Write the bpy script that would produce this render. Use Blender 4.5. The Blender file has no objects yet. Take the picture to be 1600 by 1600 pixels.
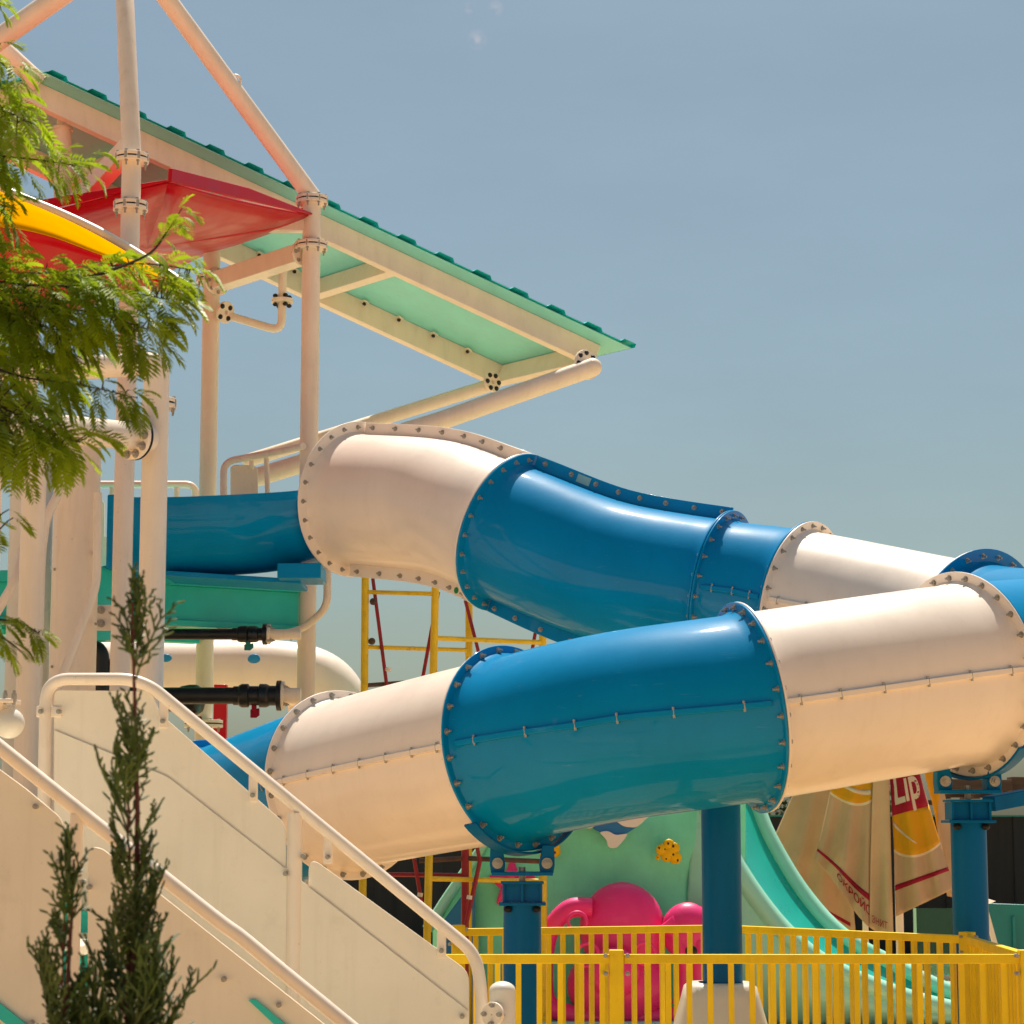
import bpy, bmesh, math, random
from mathutils import Vector, Matrix, Quaternion, noise as mnoise

sc = bpy.context.scene
col = sc.collection
R = math.radians
V = Vector
Z = V((0, 0, 1))

# ------------------------------------------------------------------ camera
CAM_Z, PITCH, FPX = 1.65, R(7.75), 3600.0
cam = bpy.data.cameras.new('camera')
cam.sensor_width = 36.0
cam.lens = 36.0 * FPX / 1600.0
cam.clip_start, cam.clip_end = 0.1, 3000
cam.dof.use_dof = True
cam.dof.focus_distance = 13.6
cam.dof.aperture_fstop = 9.0
camo = bpy.data.objects.new('camera', cam)
camo.location = (0, 0, CAM_Z)
camo.rotation_euler = (R(90) + PITCH, 0, 0)
col.objects.link(camo)
sc.camera = camo

# ------------------------------------------------------------------ sky, sun, exposure
SUN_EL, SUN_AZ = R(63), R(4)          # azimuth clockwise from +Y (the far side: back light)
sdir = V((math.sin(SUN_AZ) * math.cos(SUN_EL), math.cos(SUN_AZ) * math.cos(SUN_EL), math.sin(SUN_EL)))
w = bpy.data.worlds.new('World')
sc.world = w
w.use_nodes = True
nt = w.node_tree
nt.nodes.clear()
wo = nt.nodes.new('ShaderNodeOutputWorld')
bg = nt.nodes.new('ShaderNodeBackground')
bg.inputs['Strength'].default_value = 0.06
sky = nt.nodes.new('ShaderNodeTexSky')
sky.sky_type = 'NISHITA'
sky.sun_disc = False
sky.sun_elevation = SUN_EL
sky.sun_rotation = SUN_AZ
sky.air_density = 1.0
sky.dust_density = 2.5
sky.ozone_density = 1.0
hs = nt.nodes.new('ShaderNodeHueSaturation')
hs.inputs['Saturation'].default_value = 1.0
hs.inputs['Value'].default_value = 1.0
tint = nt.nodes.new('ShaderNodeMix')
tint.data_type = 'RGBA'
tint.blend_type = 'MULTIPLY'
tint.inputs[0].default_value = 1.0
tint.inputs[7].default_value = (0.84, 0.96, 0.91, 1)
nt.links.new(sky.outputs[0], hs.inputs['Color'])
nt.links.new(hs.outputs[0], tint.inputs[6])
# thin uneven high haze over the whole sky
wtc = nt.nodes.new('ShaderNodeTexCoord')
wmp = nt.nodes.new('ShaderNodeMapping')
wmp.inputs['Scale'].default_value = (3.0, 3.0, 9.0)
wn = nt.nodes.new('ShaderNodeTexNoise')
wn.inputs['Scale'].default_value = 2.2
wn.inputs['Detail'].default_value = 9
wn.inputs['Roughness'].default_value = 0.6
nt.links.new(wtc.outputs['Generated'], wmp.inputs[0])
nt.links.new(wmp.outputs[0], wn.inputs['Vector'])
wr = nt.nodes.new('ShaderNodeMapRange')
wr.inputs[1].default_value, wr.inputs[2].default_value = 0.3, 0.8
wr.inputs[3].default_value, wr.inputs[4].default_value = 0.97, 1.06
nt.links.new(wn.outputs['Fac'], wr.inputs[0])
wm = nt.nodes.new('ShaderNodeMix')
wm.data_type = 'RGBA'
wm.blend_type = 'MULTIPLY'
wm.inputs[0].default_value = 1.0
nt.links.new(tint.outputs[2], wm.inputs[6])
nt.links.new(wr.outputs[0], wm.inputs[7])
# three small high wisps of cloud
cn1 = nt.nodes.new('ShaderNodeTexNoise')
cn1.inputs['Scale'].default_value = 170
cn1.inputs['Detail'].default_value = 6
nt.links.new(wtc.outputs['Generated'], cn1.inputs['Vector'])
cr1 = nt.nodes.new('ShaderNodeMapRange')
cr1.inputs[1].default_value, cr1.inputs[2].default_value = 0.42, 0.62
nt.links.new(cn1.outputs['Fac'], cr1.inputs[0])
cur = wm.outputs[2]
for wx, wy, wr_ in ((735, 12, .0036), (774, 14, .0042), (746, 62, .0050)):
    dx_, dy_ = (wx - 800) / FPX, (800 - wy) / FPX
    dv_ = Vector((dx_, math.cos(PITCH) - math.sin(PITCH) * dy_, math.sin(PITCH) + math.cos(PITCH) * dy_)).normalized()
    vd = nt.nodes.new('ShaderNodeVectorMath')
    vd.operation = 'DISTANCE'
    nt.links.new(wtc.outputs['Generated'], vd.inputs[0])
    vd.inputs[1].default_value = dv_
    md = nt.nodes.new('ShaderNodeMapRange')
    md.inputs[1].default_value, md.inputs[2].default_value = wr_, 0.0
    md.inputs[3].default_value, md.inputs[4].default_value = 0.0, 0.5
    nt.links.new(vd.outputs['Value'], md.inputs[0])
    mu = nt.nodes.new('ShaderNodeMath')
    mu.operation = 'MULTIPLY'
    nt.links.new(md.outputs[0], mu.inputs[0])
    nt.links.new(cr1.outputs[0], mu.inputs[1])
    mc = nt.nodes.new('ShaderNodeMix')
    mc.data_type = 'RGBA'
    nt.links.new(mu.outputs[0], mc.inputs[0])
    nt.links.new(cur, mc.inputs[6])
    mc.inputs[7].default_value = (7.2, 6.9, 7.4, 1)
    cur = mc.outputs[2]
nt.links.new(cur, bg.inputs['Color'])
nt.links.new(bg.outputs[0], wo.inputs[0])

sl = bpy.data.lights.new('sun', 'SUN')
sl.energy = 4.6
sl.angle = R(0.55)
sl.color = (1.0, 0.90, 0.78)
so = bpy.data.objects.new('sun', sl)
so.rotation_euler = (-sdir).to_track_quat('-Z', 'Y').to_euler()
so.location = (0, 20, 30)
col.objects.link(so)

sc.view_settings.view_transform = 'Standard'
sc.view_settings.look = 'None'
sc.view_settings.exposure = 0.45
sc.view_settings.gamma = 1.0
sc.view_settings.use_curve_mapping = False
sc.render.engine = 'CYCLES'
sc.cycles.use_denoising = True
sc.cycles.max_bounces = 8
sc.cycles.diffuse_bounces = 4
sc.cycles.glossy_bounces = 4
sc.cycles.transmission_bounces = 4
sc.cycles.sample_clamp_indirect = 6.0

# ------------------------------------------------------------------ helpers
def P(px, py, Y):
    """Point at world depth Y that the photograph shows at pixel (px, py) of 1600."""
    dx, dy = (px - 800.0) / FPX, (800.0 - py) / FPX
    y = math.cos(PITCH) - math.sin(PITCH) * dy
    z = math.sin(PITCH) + math.cos(PITCH) * dy
    t = Y / y
    return V((dx * t, Y, CAM_Z + z * t))

def srgb(h):
    h = h.lstrip('#')
    c = [int(h[i:i + 2], 16) / 255 for i in (0, 2, 4)]
    return tuple(x / 12.92 if x <= 0.04045 else ((x + 0.055) / 1.055) ** 2.4 for x in c) + (1,)

def basis(axis, up=Z):
    a = V(axis).normalized()
    s = a.cross(up)
    if s.length < 1e-4:
        s = a.cross(V((0, 1, 0)))
    s.normalize()
    u = s.cross(a).normalized()
    return a, s, u

class MB:
    def __init__(s):
        s.v, s.f = [], []
    def add(s, vs, fs):
        o = len(s.v)
        s.v.extend(V(p) for p in vs)
        s.f.extend(tuple(i + o for i in f) for f in fs)
        return s
    def box(s, c, size, M=None):
        hx, hy, hz = [q / 2 for q in size]
        vs = []
        for x in (-hx, hx):
            for y in (-hy, hy):
                for z in (-hz, hz):
                    p = V((x, y, z))
                    vs.append((M @ p if M else p) + V(c))
        return s.add(vs, [(0, 1, 3, 2), (4, 6, 7, 5), (0, 4, 5, 1), (2, 3, 7, 6), (0, 2, 6, 4), (1, 5, 7, 3)])
    def beam(s, a, b, wd, ht, up=Z):
        a, b = V(a), V(b)
        d, sd, u = basis(b - a, up)
        vs = []
        for p in (a, b):
            for i, j in ((-1, -1), (1, -1), (1, 1), (-1, 1)):
                vs.append(p + sd * i * wd / 2 + u * j * ht / 2)
        return s.add(vs, [(0, 3, 2, 1), (4, 5, 6, 7), (0, 1, 5, 4), (1, 2, 6, 5), (2, 3, 7, 6), (3, 0, 4, 7)])
    def tube(s, pts, r, n=16, caps=True):
        pts = [V(p) for p in pts]
        m = len(pts)
        rs = r if isinstance(r, (list, tuple)) else [r] * m
        T = []
        for i in range(m):
            t = pts[min(i + 1, m - 1)] - pts[max(i - 1, 0)]
            T.append(t.normalized())
        _, sd, u = basis(T[0])
        vs = []
        for i in range(m):
            if i:
                q = T[i - 1].rotation_difference(T[i])
                sd = q @ sd
                u = q @ u
            for k in range(n):
                a = 2 * math.pi * k / n
                vs.append(pts[i] + (sd * math.cos(a) + u * math.sin(a)) * rs[i])
        fs = []
        for i in range(m - 1):
            for k in range(n):
                k2 = (k + 1) % n
                fs.append((i * n + k, i * n + k2, (i + 1) * n + k2, (i + 1) * n + k))
        if caps:
            fs.append(tuple(reversed(range(n))))
            fs.append(tuple((m - 1) * n + k for k in range(n)))
        return s.add(vs, fs)
    def cyl(s, a, b, r, n=20):
        return s.tube([a, b], r, n)
    def ring(s, c, axis, r0, r1, th, n=40, off=0.0):
        a, sd, u = basis(axis)
        vs = []
        for z, r in ((-th / 2 + off, r0), (-th / 2 + off, r1), (th / 2 + off, r1), (th / 2 + off, r0)):
            for k in range(n):
                t = 2 * math.pi * k / n
                vs.append(V(c) + a * z + (sd * math.cos(t) + u * math.sin(t)) * r)
        fs = []
        for j in range(4):
            j2 = (j + 1) % 4
            for k in range(n):
                k2 = (k + 1) % n
                fs.append((j * n + k, j2 * n + k, j2 * n + k2, j * n + k2))
        return s.add(vs, fs)
    def sphere(s, c, r, nu=24, nv=12, sc_=(1, 1, 1), M=None):
        vs, fs = [], []
        for j in range(nv + 1):
            ph = math.pi * j / nv
            for i in range(nu):
                th = 2 * math.pi * i / nu
                p = V((r * math.sin(ph) * math.cos(th) * sc_[0], r * math.sin(ph) * math.sin(th) * sc_[1], r * math.cos(ph) * sc_[2]))
                vs.append((M @ p if M else p) + V(c))
        for j in range(nv):
            for i in range(nu):
                i2 = (i + 1) % nu
                fs.append((j * nu + i, (j + 1) * nu + i, (j + 1) * nu + i2, j * nu + i2))
        return s.add(vs, fs)
    def prism(s, poly, ext):
        poly = [V(p) for p in poly]
        n = len(poly)
        e = V(ext)
        nm = V((0, 0, 0))
        for i in range(n):
            nm += poly[i].cross(poly[(i + 1) % n])
        if nm.dot(e) > 0:
            poly.reverse()
        vs = poly + [p + e for p in poly]
        fs = [tuple(range(n)), tuple(reversed(range(n, 2 * n)))]
        for i in range(n):
            j = (i + 1) % n
            fs.append((i, i + n, j + n, j))
        return s.add(vs, fs)
    def grid(s, fn, nu, nv):
        vs = [fn(i / nu, j / nv) for j in range(nv + 1) for i in range(nu + 1)]
        fs = []
        for j in range(nv):
            for i in range(nu):
                a = j * (nu + 1) + i
                fs.append((a, a + 1, a + nu + 2, a + nu + 1))
        return s.add(vs, fs)
    def mesh(s, name, mat, off=V((0, 0, 0)), angle=35):
        me = bpy.data.meshes.new(name)
        me.from_pydata([tuple(p - off) for p in s.v], [], s.f)
        me.validate()
        me.materials.append(mat)
        me.polygons.foreach_set('use_smooth', [True] * len(me.polygons))
        me.set_sharp_from_angle(angle=R(angle))
        me.update()
        return me

def curve(pts, rad=0.1, n=6):
    """Polyline with rounded corners."""
    pts = [V(p) for p in pts]
    out = [pts[0]]
    for i in range(1, len(pts) - 1):
        a, b, c = pts[i - 1], pts[i], pts[i + 1]
        d1, d2 = a - b, c - b
        r = min(rad, d1.length * .48, d2.length * .48)
        p, q = b + d1.normalized() * r, b + d2.normalized() * r
        for k in range(n + 1):
            t = k / n
            out.append(p * (1 - t) ** 2 + b * 2 * t * (1 - t) + q * t * t)
    out.append(pts[-1])
    return out

def catmull(K, n=12):
    K = [V(k) for k in K]
    out = []
    for i in range(len(K) - 1):
        p0, p1, p2, p3 = K[max(i - 1, 0)], K[i], K[i + 1], K[min(i + 2, len(K) - 1)]
        for k in range(n):
            t = k / n
            out.append(0.5 * ((2 * p1) + (p2 - p0) * t + (2 * p0 - 5 * p1 + 4 * p2 - p3) * t * t + (3 * p1 - p0 - 3 * p2 + p3) * t ** 3))
    out.append(K[-1])
    return out

ROOT = {}
def thing(name, label, cat, loc, group=None):
    o = bpy.data.objects.new(name, None)
    o.empty_display_size = 0.1
    o.location = loc
    o['label'] = label
    o['category'] = cat
    o['kind'] = 'thing'
    if group:
        o['group'] = group
    col.objects.link(o)
    ROOT[o.name] = V(loc)
    return o

def part(name, mb, mat, parent, bevel=0, solid=0, angle=35, label=None):
    """A mesh built in world coordinates as a child of parent (thing or part)."""
    off = ROOT[parent.name]
    me = mb.mesh(name, mat, off, angle)
    o = bpy.data.objects.new(name, me)
    o.parent = parent
    col.objects.link(o)
    ROOT[o.name] = off
    if solid:
        m = o.modifiers.new('solid', 'SOLIDIFY')
        m.thickness = solid
        m.offset = 0
    if bevel:
        m = o.modifiers.new('bevel', 'BEVEL')
        m.width = bevel
        m.segments = 2
        m.limit_method = 'ANGLE'
        m.angle_limit = R(40)
    if label:
        o['label'] = label
    return o

def inst(name, me, M, parent):
    o = bpy.data.objects.new(name, me)
    o.parent = parent
    o.matrix_basis = Matrix.Translation(-ROOT[parent.name]) @ M
    col.objects.link(o)
    return o

def single(name, mb, mat, label=None, cat=None, group=None, kind=None, loc=V((0, 0, 0)), bevel=0, angle=35):
    me = mb.mesh(name, mat, V(loc), angle)
    o = bpy.data.objects.new(name, me)
    o.location = loc
    if label: o['label'] = label
    if cat: o['category'] = cat
    if group: o['group'] = group
    if kind: o['kind'] = kind
    if bevel:
        m = o.modifiers.new('bevel', 'BEVEL')
        m.width = bevel
        m.segments = 2
        m.limit_method = 'ANGLE'
    col.objects.link(o)
    ROOT[o.name] = V(loc)
    return o

def orient(pos, axis, up=Z, scale=1.0):
    a, s_, u = basis(axis, up)
    return Matrix(((s_.x, u.x, a.x, pos[0]), (s_.y, u.y, a.y, pos[1]), (s_.z, u.z, a.z, pos[2]), (0, 0, 0, 1))) @ Matrix.Scale(scale, 4)

# ------------------------------------------------------------------ materials
def mat(name, c, rough=0.5, metal=0.0, coat=0.0, var=0.06, vscale=4.0, stretch=(1, 1, 1), bump=0.0, bscale=60.0,
        wave=0.0, wscale=1.6, dirt=0.0, dirtc='#6b5a45', trans=0.0, alpha=None, rvar=0.08, spec=0.5, streak=0.0, streakc='#7a6a50', spots=0.0, spotc='#7a4a28', orand=0.0, scratch=0.0):
    m = bpy.data.materials.new(name)
    m.use_nodes = True
    n, l = m.node_tree.nodes, m.node_tree.links
    b = n['Principled BSDF']
    base = srgb(c) if isinstance(c, str) else c
    tc = n.new('ShaderNodeTexCoord')
    mp = n.new('ShaderNodeMapping')
    mp.inputs['Scale'].default_value = stretch
    l.new(tc.outputs['Object'], mp.inputs['Vector'])
    no = n.new('ShaderNodeTexNoise')
    no.inputs['Scale'].default_value = vscale
    no.inputs['Detail'].default_value = 5
    l.new(mp.outputs[0], no.inputs['Vector'])
    mr = n.new('ShaderNodeMapRange')
    mr.inputs[1].default_value, mr.inputs[2].default_value = 0.3, 0.7
    mr.inputs[3].default_value, mr.inputs[4].default_value = 1 - var, 1 + var
    l.new(no.outputs['Fac'], mr.inputs[0])
    mx = n.new('ShaderNodeMix')
    mx.data_type = 'RGBA'
    mx.blend_type = 'MULTIPLY'
    mx.inputs[0].default_value = 1
    mx.inputs[6].default_value = base
    l.new(mr.outputs[0], mx.inputs[7])
    colour = mx.outputs[2]
    if dirt > 0:
        n2 = n.new('ShaderNodeTexNoise')
        n2.inputs['Scale'].default_value = 7
        n2.inputs['Detail'].default_value = 8
        n2.inputs['Roughness'].default_value = 0.7
        l.new(tc.outputs['Object'], n2.inputs['Vector'])
        r2 = n.new('ShaderNodeMapRange')
        r2.inputs[1].default_value, r2.inputs[2].default_value = 0.56, 0.78
        r2.inputs[3].default_value, r2.inputs[4].default_value = 0, dirt
        l.new(n2.outputs['Fac'], r2.inputs[0])
        m2 = n.new('ShaderNodeMix')
        m2.data_type = 'RGBA'
        l.new(r2.outputs[0], m2.inputs[0])
        l.new(colour, m2.inputs[6])
        m2.inputs[7].default_value = srgb(dirtc)
        colour = m2.outputs[2]
    def layer(scale3, sc0, lo, hi, amt, hexc, detail=6):
        nonlocal colour
        m4 = n.new('ShaderNodeMapping')
        m4.inputs['Scale'].default_value = scale3
        m4.inputs['Rotation'].default_value = (0, 0, 0.6)
        l.new(tc.outputs['Object'], m4.inputs['Vector'])
        n4 = n.new('ShaderNodeTexNoise')
        n4.inputs['Scale'].default_value = sc0
        n4.inputs['Detail'].default_value = detail
        n4.inputs['Roughness'].default_value = 0.65
        l.new(m4.outputs[0], n4.inputs['Vector'])
        r4 = n.new('ShaderNodeMapRange')
        r4.inputs[1].default_value, r4.inputs[2].default_value = lo, hi
        r4.inputs[3].default_value, r4.inputs[4].default_value = 0, amt
        l.new(n4.outputs['Fac'], r4.inputs[0])
        x4 = n.new('ShaderNodeMix')
        x4.data_type = 'RGBA'
        l.new(r4.outputs[0], x4.inputs[0])
        l.new(colour, x4.inputs[6])
        x4.inputs[7].default_value = srgb(hexc)
        colour = x4.outputs[2]
    if streak > 0:
        layer((9, 9, .7), 1.6, 0.52, 0.74, streak, streakc)
    if scratch > 0:
        layer((1.2, 14, 30), 2.5, 0.66, 0.74, scratch, '#e8e4da', 3)
    if spots > 0:
        layer((1, 1, 1), 38, 0.68, 0.76, spots, spotc, 3)
    if orand > 0:
        oi = n.new('ShaderNodeObjectInfo')
        r5 = n.new('ShaderNodeMapRange')
        r5.inputs[3].default_value, r5.inputs[4].default_value = 1 - orand, 1 + orand * .6
        l.new(oi.outputs['Random'], r5.inputs[0])
        x5 = n.new('ShaderNodeMix')
        x5.data_type = 'RGBA'
        x5.blend_type = 'MULTIPLY'
        x5.inputs[0].default_value = 1
        l.new(colour, x5.inputs[6])
        l.new(r5.outputs[0], x5.inputs[7])
        colour = x5.outputs[2]
    l.new(colour, b.inputs['Base Color'])
    r3 = n.new('ShaderNodeMapRange')
    r3.inputs[1].default_value, r3.inputs[2].default_value = 0.3, 0.7
    r3.inputs[3].default_value, r3.inputs[4].default_value = max(0.02, rough - rvar), min(1, rough + rvar)
    l.new(no.outputs['Fac'], r3.inputs[0])
    l.new(r3.outputs[0], b.inputs['Roughness'])
    b.inputs['Metallic'].default_value = metal
    b.inputs['Coat Weight'].default_value = coat
    b.inputs['Coat Roughness'].default_value = 0.06
    b.inputs['Specular IOR Level'].default_value = spec
    prev = None
    if wave > 0:
        nw = n.new('ShaderNodeTexNoise')
        nw.inputs['Scale'].default_value = wscale
        nw.inputs['Detail'].default_value = 2
        l.new(tc.outputs['Object'], nw.inputs['Vector'])
        bw = n.new('ShaderNodeBump')
        bw.inputs['Strength'].default_value = 1.0
        bw.inputs['Distance'].default_value = wave
        l.new(nw.outputs['Fac'], bw.inputs['Height'])
        prev = bw
    if bump > 0:
        nb = n.new('ShaderNodeTexNoise')
        nb.inputs['Scale'].default_value = bscale
        nb.inputs['Detail'].default_value = 4
        l.new(tc.outputs['Object'], nb.inputs['Vector'])
        bb = n.new('ShaderNodeBump')
        bb.inputs['Strength'].default_value = 1.0
        bb.inputs['Distance'].default_value = bump
        l.new(nb.outputs['Fac'], bb.inputs['Height'])
        if prev:
            l.new(prev.outputs[0], bb.inputs['Normal'])
        prev = bb
    if prev:
        l.new(prev.outputs[0], b.inputs['Normal'])
        if coat:
            l.new(prev.outputs[0], b.inputs['Coat Normal'])
    if trans > 0:
        tr = n.new('ShaderNodeBsdfTranslucent')
        l.new(colour, tr.inputs['Color'])
        ms = n.new('ShaderNodeMixShader')
        ms.inputs[0].default_value = trans
        l.new(b.outputs[0], ms.inputs[1])
        l.new(tr.outputs[0], ms.inputs[2])
        l.new(ms.outputs[0], n['Material Output'].inputs['Surface'])
    if alpha is not None:
        b.inputs['Transmission Weight'].default_value = alpha
        b.inputs['IOR'].default_value = 1.2
    return m

CREAM = '#f0e2cc'
M_tube_c = mat('cream_gelcoat', '#fbecdc', 0.38, coat=0.3, spec=0.35, streak=0.09, streakc='#c09a6c', scratch=0.10, var=0.035, vscale=2.5, wave=0.006, dirt=0.10, dirtc='#c8a880', bump=0.0003, bscale=25)
M_tube_b = mat('blue_gelcoat', '#008ac2', 0.42, coat=0.3, spec=0.03, streak=0.12, streakc='#0a6a94', scratch=0.05, var=0.07, vscale=2.0, wave=0.006, dirt=0.12, dirtc='#1a7ea0', bump=0.0003, bscale=25)
M_steel = mat('cream_painted_steel', '#f6e7d4', 0.4, coat=0.2, spec=.4, streak=0.15, streakc='#b09060', spots=0.35, var=0.05, vscale=6, stretch=(1, 1, .4), dirt=0.14, dirtc='#b89c74')
M_panel = mat('cream_plastic_panel', '#f4ead6', 0.45, streak=0.10, streakc='#a08a62', scratch=0.12, spots=.15, var=0.05, vscale=2.5, dirt=0.18, dirtc='#a39770', bump=0.0004, bscale=200)
M_bpost = mat('blue_painted_steel', '#0068a0', 0.45, coat=0.08, spec=0.06, streak=0.2, streakc='#0a3a50', spots=.25, var=0.10, vscale=5, stretch=(1, 1, .3), dirt=0.18, dirtc='#0d3f5c')
M_mint = mat('mint_painted_steel', '#18ccc0', 0.42, coat=0.1, spots=.2, var=0.06, dirt=0.15, dirtc='#2f7d68')
M_rooft = mat('turquoise_roof_sheet', '#1fd0cc', 0.4, coat=0.1, var=0.05)
M_roofm = mat('mint_roof_sheet', '#8ee6e0', 0.45, coat=0.1, streak=.1, streakc='#5aa090', var=0.05, dirt=0.15, dirtc='#4a9a86')
M_red = mat('red_gelcoat', '#c00018', 0.38, coat=0.12, spec=0.15, var=0.08, wave=0.006)
M_yel = mat('yellow_gelcoat', '#f8c400', 0.45, coat=0.1, spec=.2, var=0.05, wave=0.01)
M_buck = mat('bucket_yellow', '#f5a800', 0.7, coat=0.0, spec=0.0, var=0.06)
M_fence = mat('yellow_powder_coat', '#f6d018', 0.5, spec=.3, orand=.10, spots=.35, streak=.15, streakc='#9a7010', var=0.07, vscale=8, dirt=0.2, dirtc='#a06f10')
M_scafy = mat('yellow_scaffold_paint', '#f2cc22', 0.5, var=0.1, vscale=9, dirt=0.75, dirtc='#6a3d1c', bump=0.001)
M_scafr = mat('red_scaffold_paint', '#9c1c28', 0.5, var=0.15, vscale=9, dirt=0.5, dirtc='#4a1a18', bump=0.001)
M_rust = mat('rusty_steel', '#5a4438', 0.7, var=0.3, vscale=14, dirt=0.7, dirtc='#8a4a28', bump=0.002)
M_bolt = mat('zinc_bolt', '#aaa59c', 0.4, metal=0.35, var=0.15, vscale=30)
M_gask = mat('black_rubber', '#16181a', 0.6, var=0.1)
M_blk = mat('black_plastic_pipe', '#15191d', 0.35, var=0.15, vscale=8, dirt=0.2, dirtc='#50504c')
M_dark = mat('shade_dark_and_base', '#0c1a22', 0.75, orand=.3, var=0.25, vscale=3, stretch=(6, 1, .3))  # near-black for the pavilion's shaded interior, also the parasol base
M_wood = mat('weathered_wood', '#6d5440', 0.75, var=0.25, vscale=6, stretch=(.4, 4, 8), bump=0.002)
M_pink = mat('pink_gelcoat', '#f43a88', 0.4, coat=0.2, spec=.3, scratch=.1, var=0.06)
M_green = mat('sea_green_gelcoat', '#7cecc4', 0.5, coat=0.05, streak=.12, streakc='#3f9a78', var=0.16, vscale=2.2, bump=0.004, bscale=18)
M_turq = mat('turquoise_gelcoat', '#12b6a4', 0.3, coat=0.4, var=0.05)
M_lmint = mat('pale_mint_gelcoat', '#a6ead0', 0.35, coat=0.3, var=0.06)
M_white = mat('white_gelcoat', '#e9e4d6', 0.35, coat=0.2, var=0.04)
M_mblue = mat('mural_blue', '#1176b8', 0.4, var=0.08)
M_spot = mat('spot_blue', '#1c8fca', 0.35, var=0.03)
M_dot = mat('dot_black', '#14130f', 0.5, var=0.03)
M_cloth = mat('tan_canvas', '#d2b38c', 0.85, var=0.09, vscale=3, trans=0.22, bump=0.0012, bscale=300, dirt=0.2, dirtc='#7d6244')
M_clpl = mat('pale_canvas', '#e0c496', 0.85, var=0.08, trans=0.2, bump=0.001, bscale=300)
M_clred = mat('canvas_red_print', '#a60a2e', 0.85, var=0.06, trans=0.15)
M_clyel = mat('canvas_yellow_print', '#eaa90c', 0.85, var=0.06, trans=0.2)
M_clwht = mat('canvas_cream_print', '#ecd9bb', 0.85, var=0.05, trans=0.2)
M_teal = mat('teal_panel', '#117f7c', 0.45, var=0.1, vscale=3)
M_glass = mat('green_glass', '#5f9a8c', 0.06, var=0.02, alpha=0.75)
M_leaf = mat('acacia_leaf', '#8ea41c', 0.5, var=0.45, vscale=4, trans=0.5)
M_twig = mat('acacia_bark', '#3b3226', 0.8, var=0.2, vscale=20, bump=0.002)
M_cyp = mat('cypress_foliage', '#4c6224', 0.55, var=0.4, vscale=9, trans=0.25)
M_cypw = mat('cypress_bark', '#5a2f26', 0.8, var=0.2, vscale=20, bump=0.002)
M_hedge = mat('hedge_leaf', '#3e5a28', 0.6, var=0.4, vscale=4, trans=0.2)

# ground: warm light paving with joints
def ground_mat():
    m = bpy.data.materials.new('sand_paving')
    m.use_nodes = True
    n, l = m.node_tree.nodes, m.node_tree.links
    b = n['Principled BSDF']
    tc = n.new('ShaderNodeTexCoord')
    br = n.new('ShaderNodeTexBrick')
    br.inputs['Scale'].default_value = 1.0
    br.inputs['Brick Width'].default_value = 0.6
    br.inputs['Row Height'].default_value = 0.4
    br.inputs['Mortar Size'].default_value = 0.012
    br.inputs['Color1'].default_value = srgb('#d8b486')
    br.inputs['Color2'].default_value = srgb('#cfaa7c')
    br.inputs['Mortar'].default_value = srgb('#9d876c')
    l.new(tc.outputs['Object'], br.inputs['Vector'])
    no = n.new('ShaderNodeTexNoise')
    no.inputs['Scale'].default_value = 1.3
    no.inputs['Detail'].default_value = 8
    l.new(tc.outputs['Object'], no.inputs['Vector'])
    mr = n.new('ShaderNodeMapRange')
    mr.inputs[1].default_value, mr.inputs[2].default_value = 0.3, 0.7
    mr.inputs[3].default_value, mr.inputs[4].default_value = 0.85, 1.12
    l.new(no.outputs['Fac'], mr.inputs[0])
    mx = n.new('ShaderNodeMix')
    mx.data_type = 'RGBA'
    mx.blend_type = 'MULTIPLY'
    mx.inputs[0].default_value = 1
    l.new(br.outputs['Color'], mx.inputs[6])
    l.new(mr.outputs[0], mx.inputs[7])
    l.new(mx.outputs[2], b.inputs['Base Color'])
    b.inputs['Roughness'].default_value = 0.85
    return m
M_ground = ground_mat()

# shared small hardware meshes (axis +Z)
def bolt_mesh(name, wr=0.02, stud=0.05):
    b = MB()
    b.cyl((0, 0, -0.016), (0, 0, 0.016), wr, 12)
    b.cyl((0, 0, -0.028), (0, 0, 0.028), wr * .68, 6)
    b.cyl((0, 0, 0.02), (0, 0, stud), wr * .36, 6)
    return b.mesh(name, M_bolt)
BOLT = bolt_mesh('bolt', 0.019, 0.046)
BOLT_S = bolt_mesh('small_bolt', 0.0105, 0.03)
BOLT_L = bolt_mesh('large_bolt', 0.03, 0.06)
bb = MB()
bb.sphere((0, 0, 0), 0.024, 10, 6, (1, 1, .8))
BOLT_K = bb.mesh('black_cap_bolt', M_gask)

def bolts(parent, c, axis, r, n, me=BOLT, ph=0.0, a0=0, a1=360):
    a, s_, u = basis(axis)
    for k in range(n):
        t = R(a0 + (a1 - a0) * (k / n)) + ph
        p = V(c) + (s_ * math.cos(t) + u * math.sin(t)) * r
        inst('bolt', me, orient(p, a), parent)

# ------------------------------------------------------------------ ground
g = MB()
g.add([(-900, -300, 0), (900, -300, 0), (900, 2200, 0), (-900, 2200, 0)], [(0, 1, 2, 3)])
single('ground', g, M_ground, kind='structure')

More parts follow.
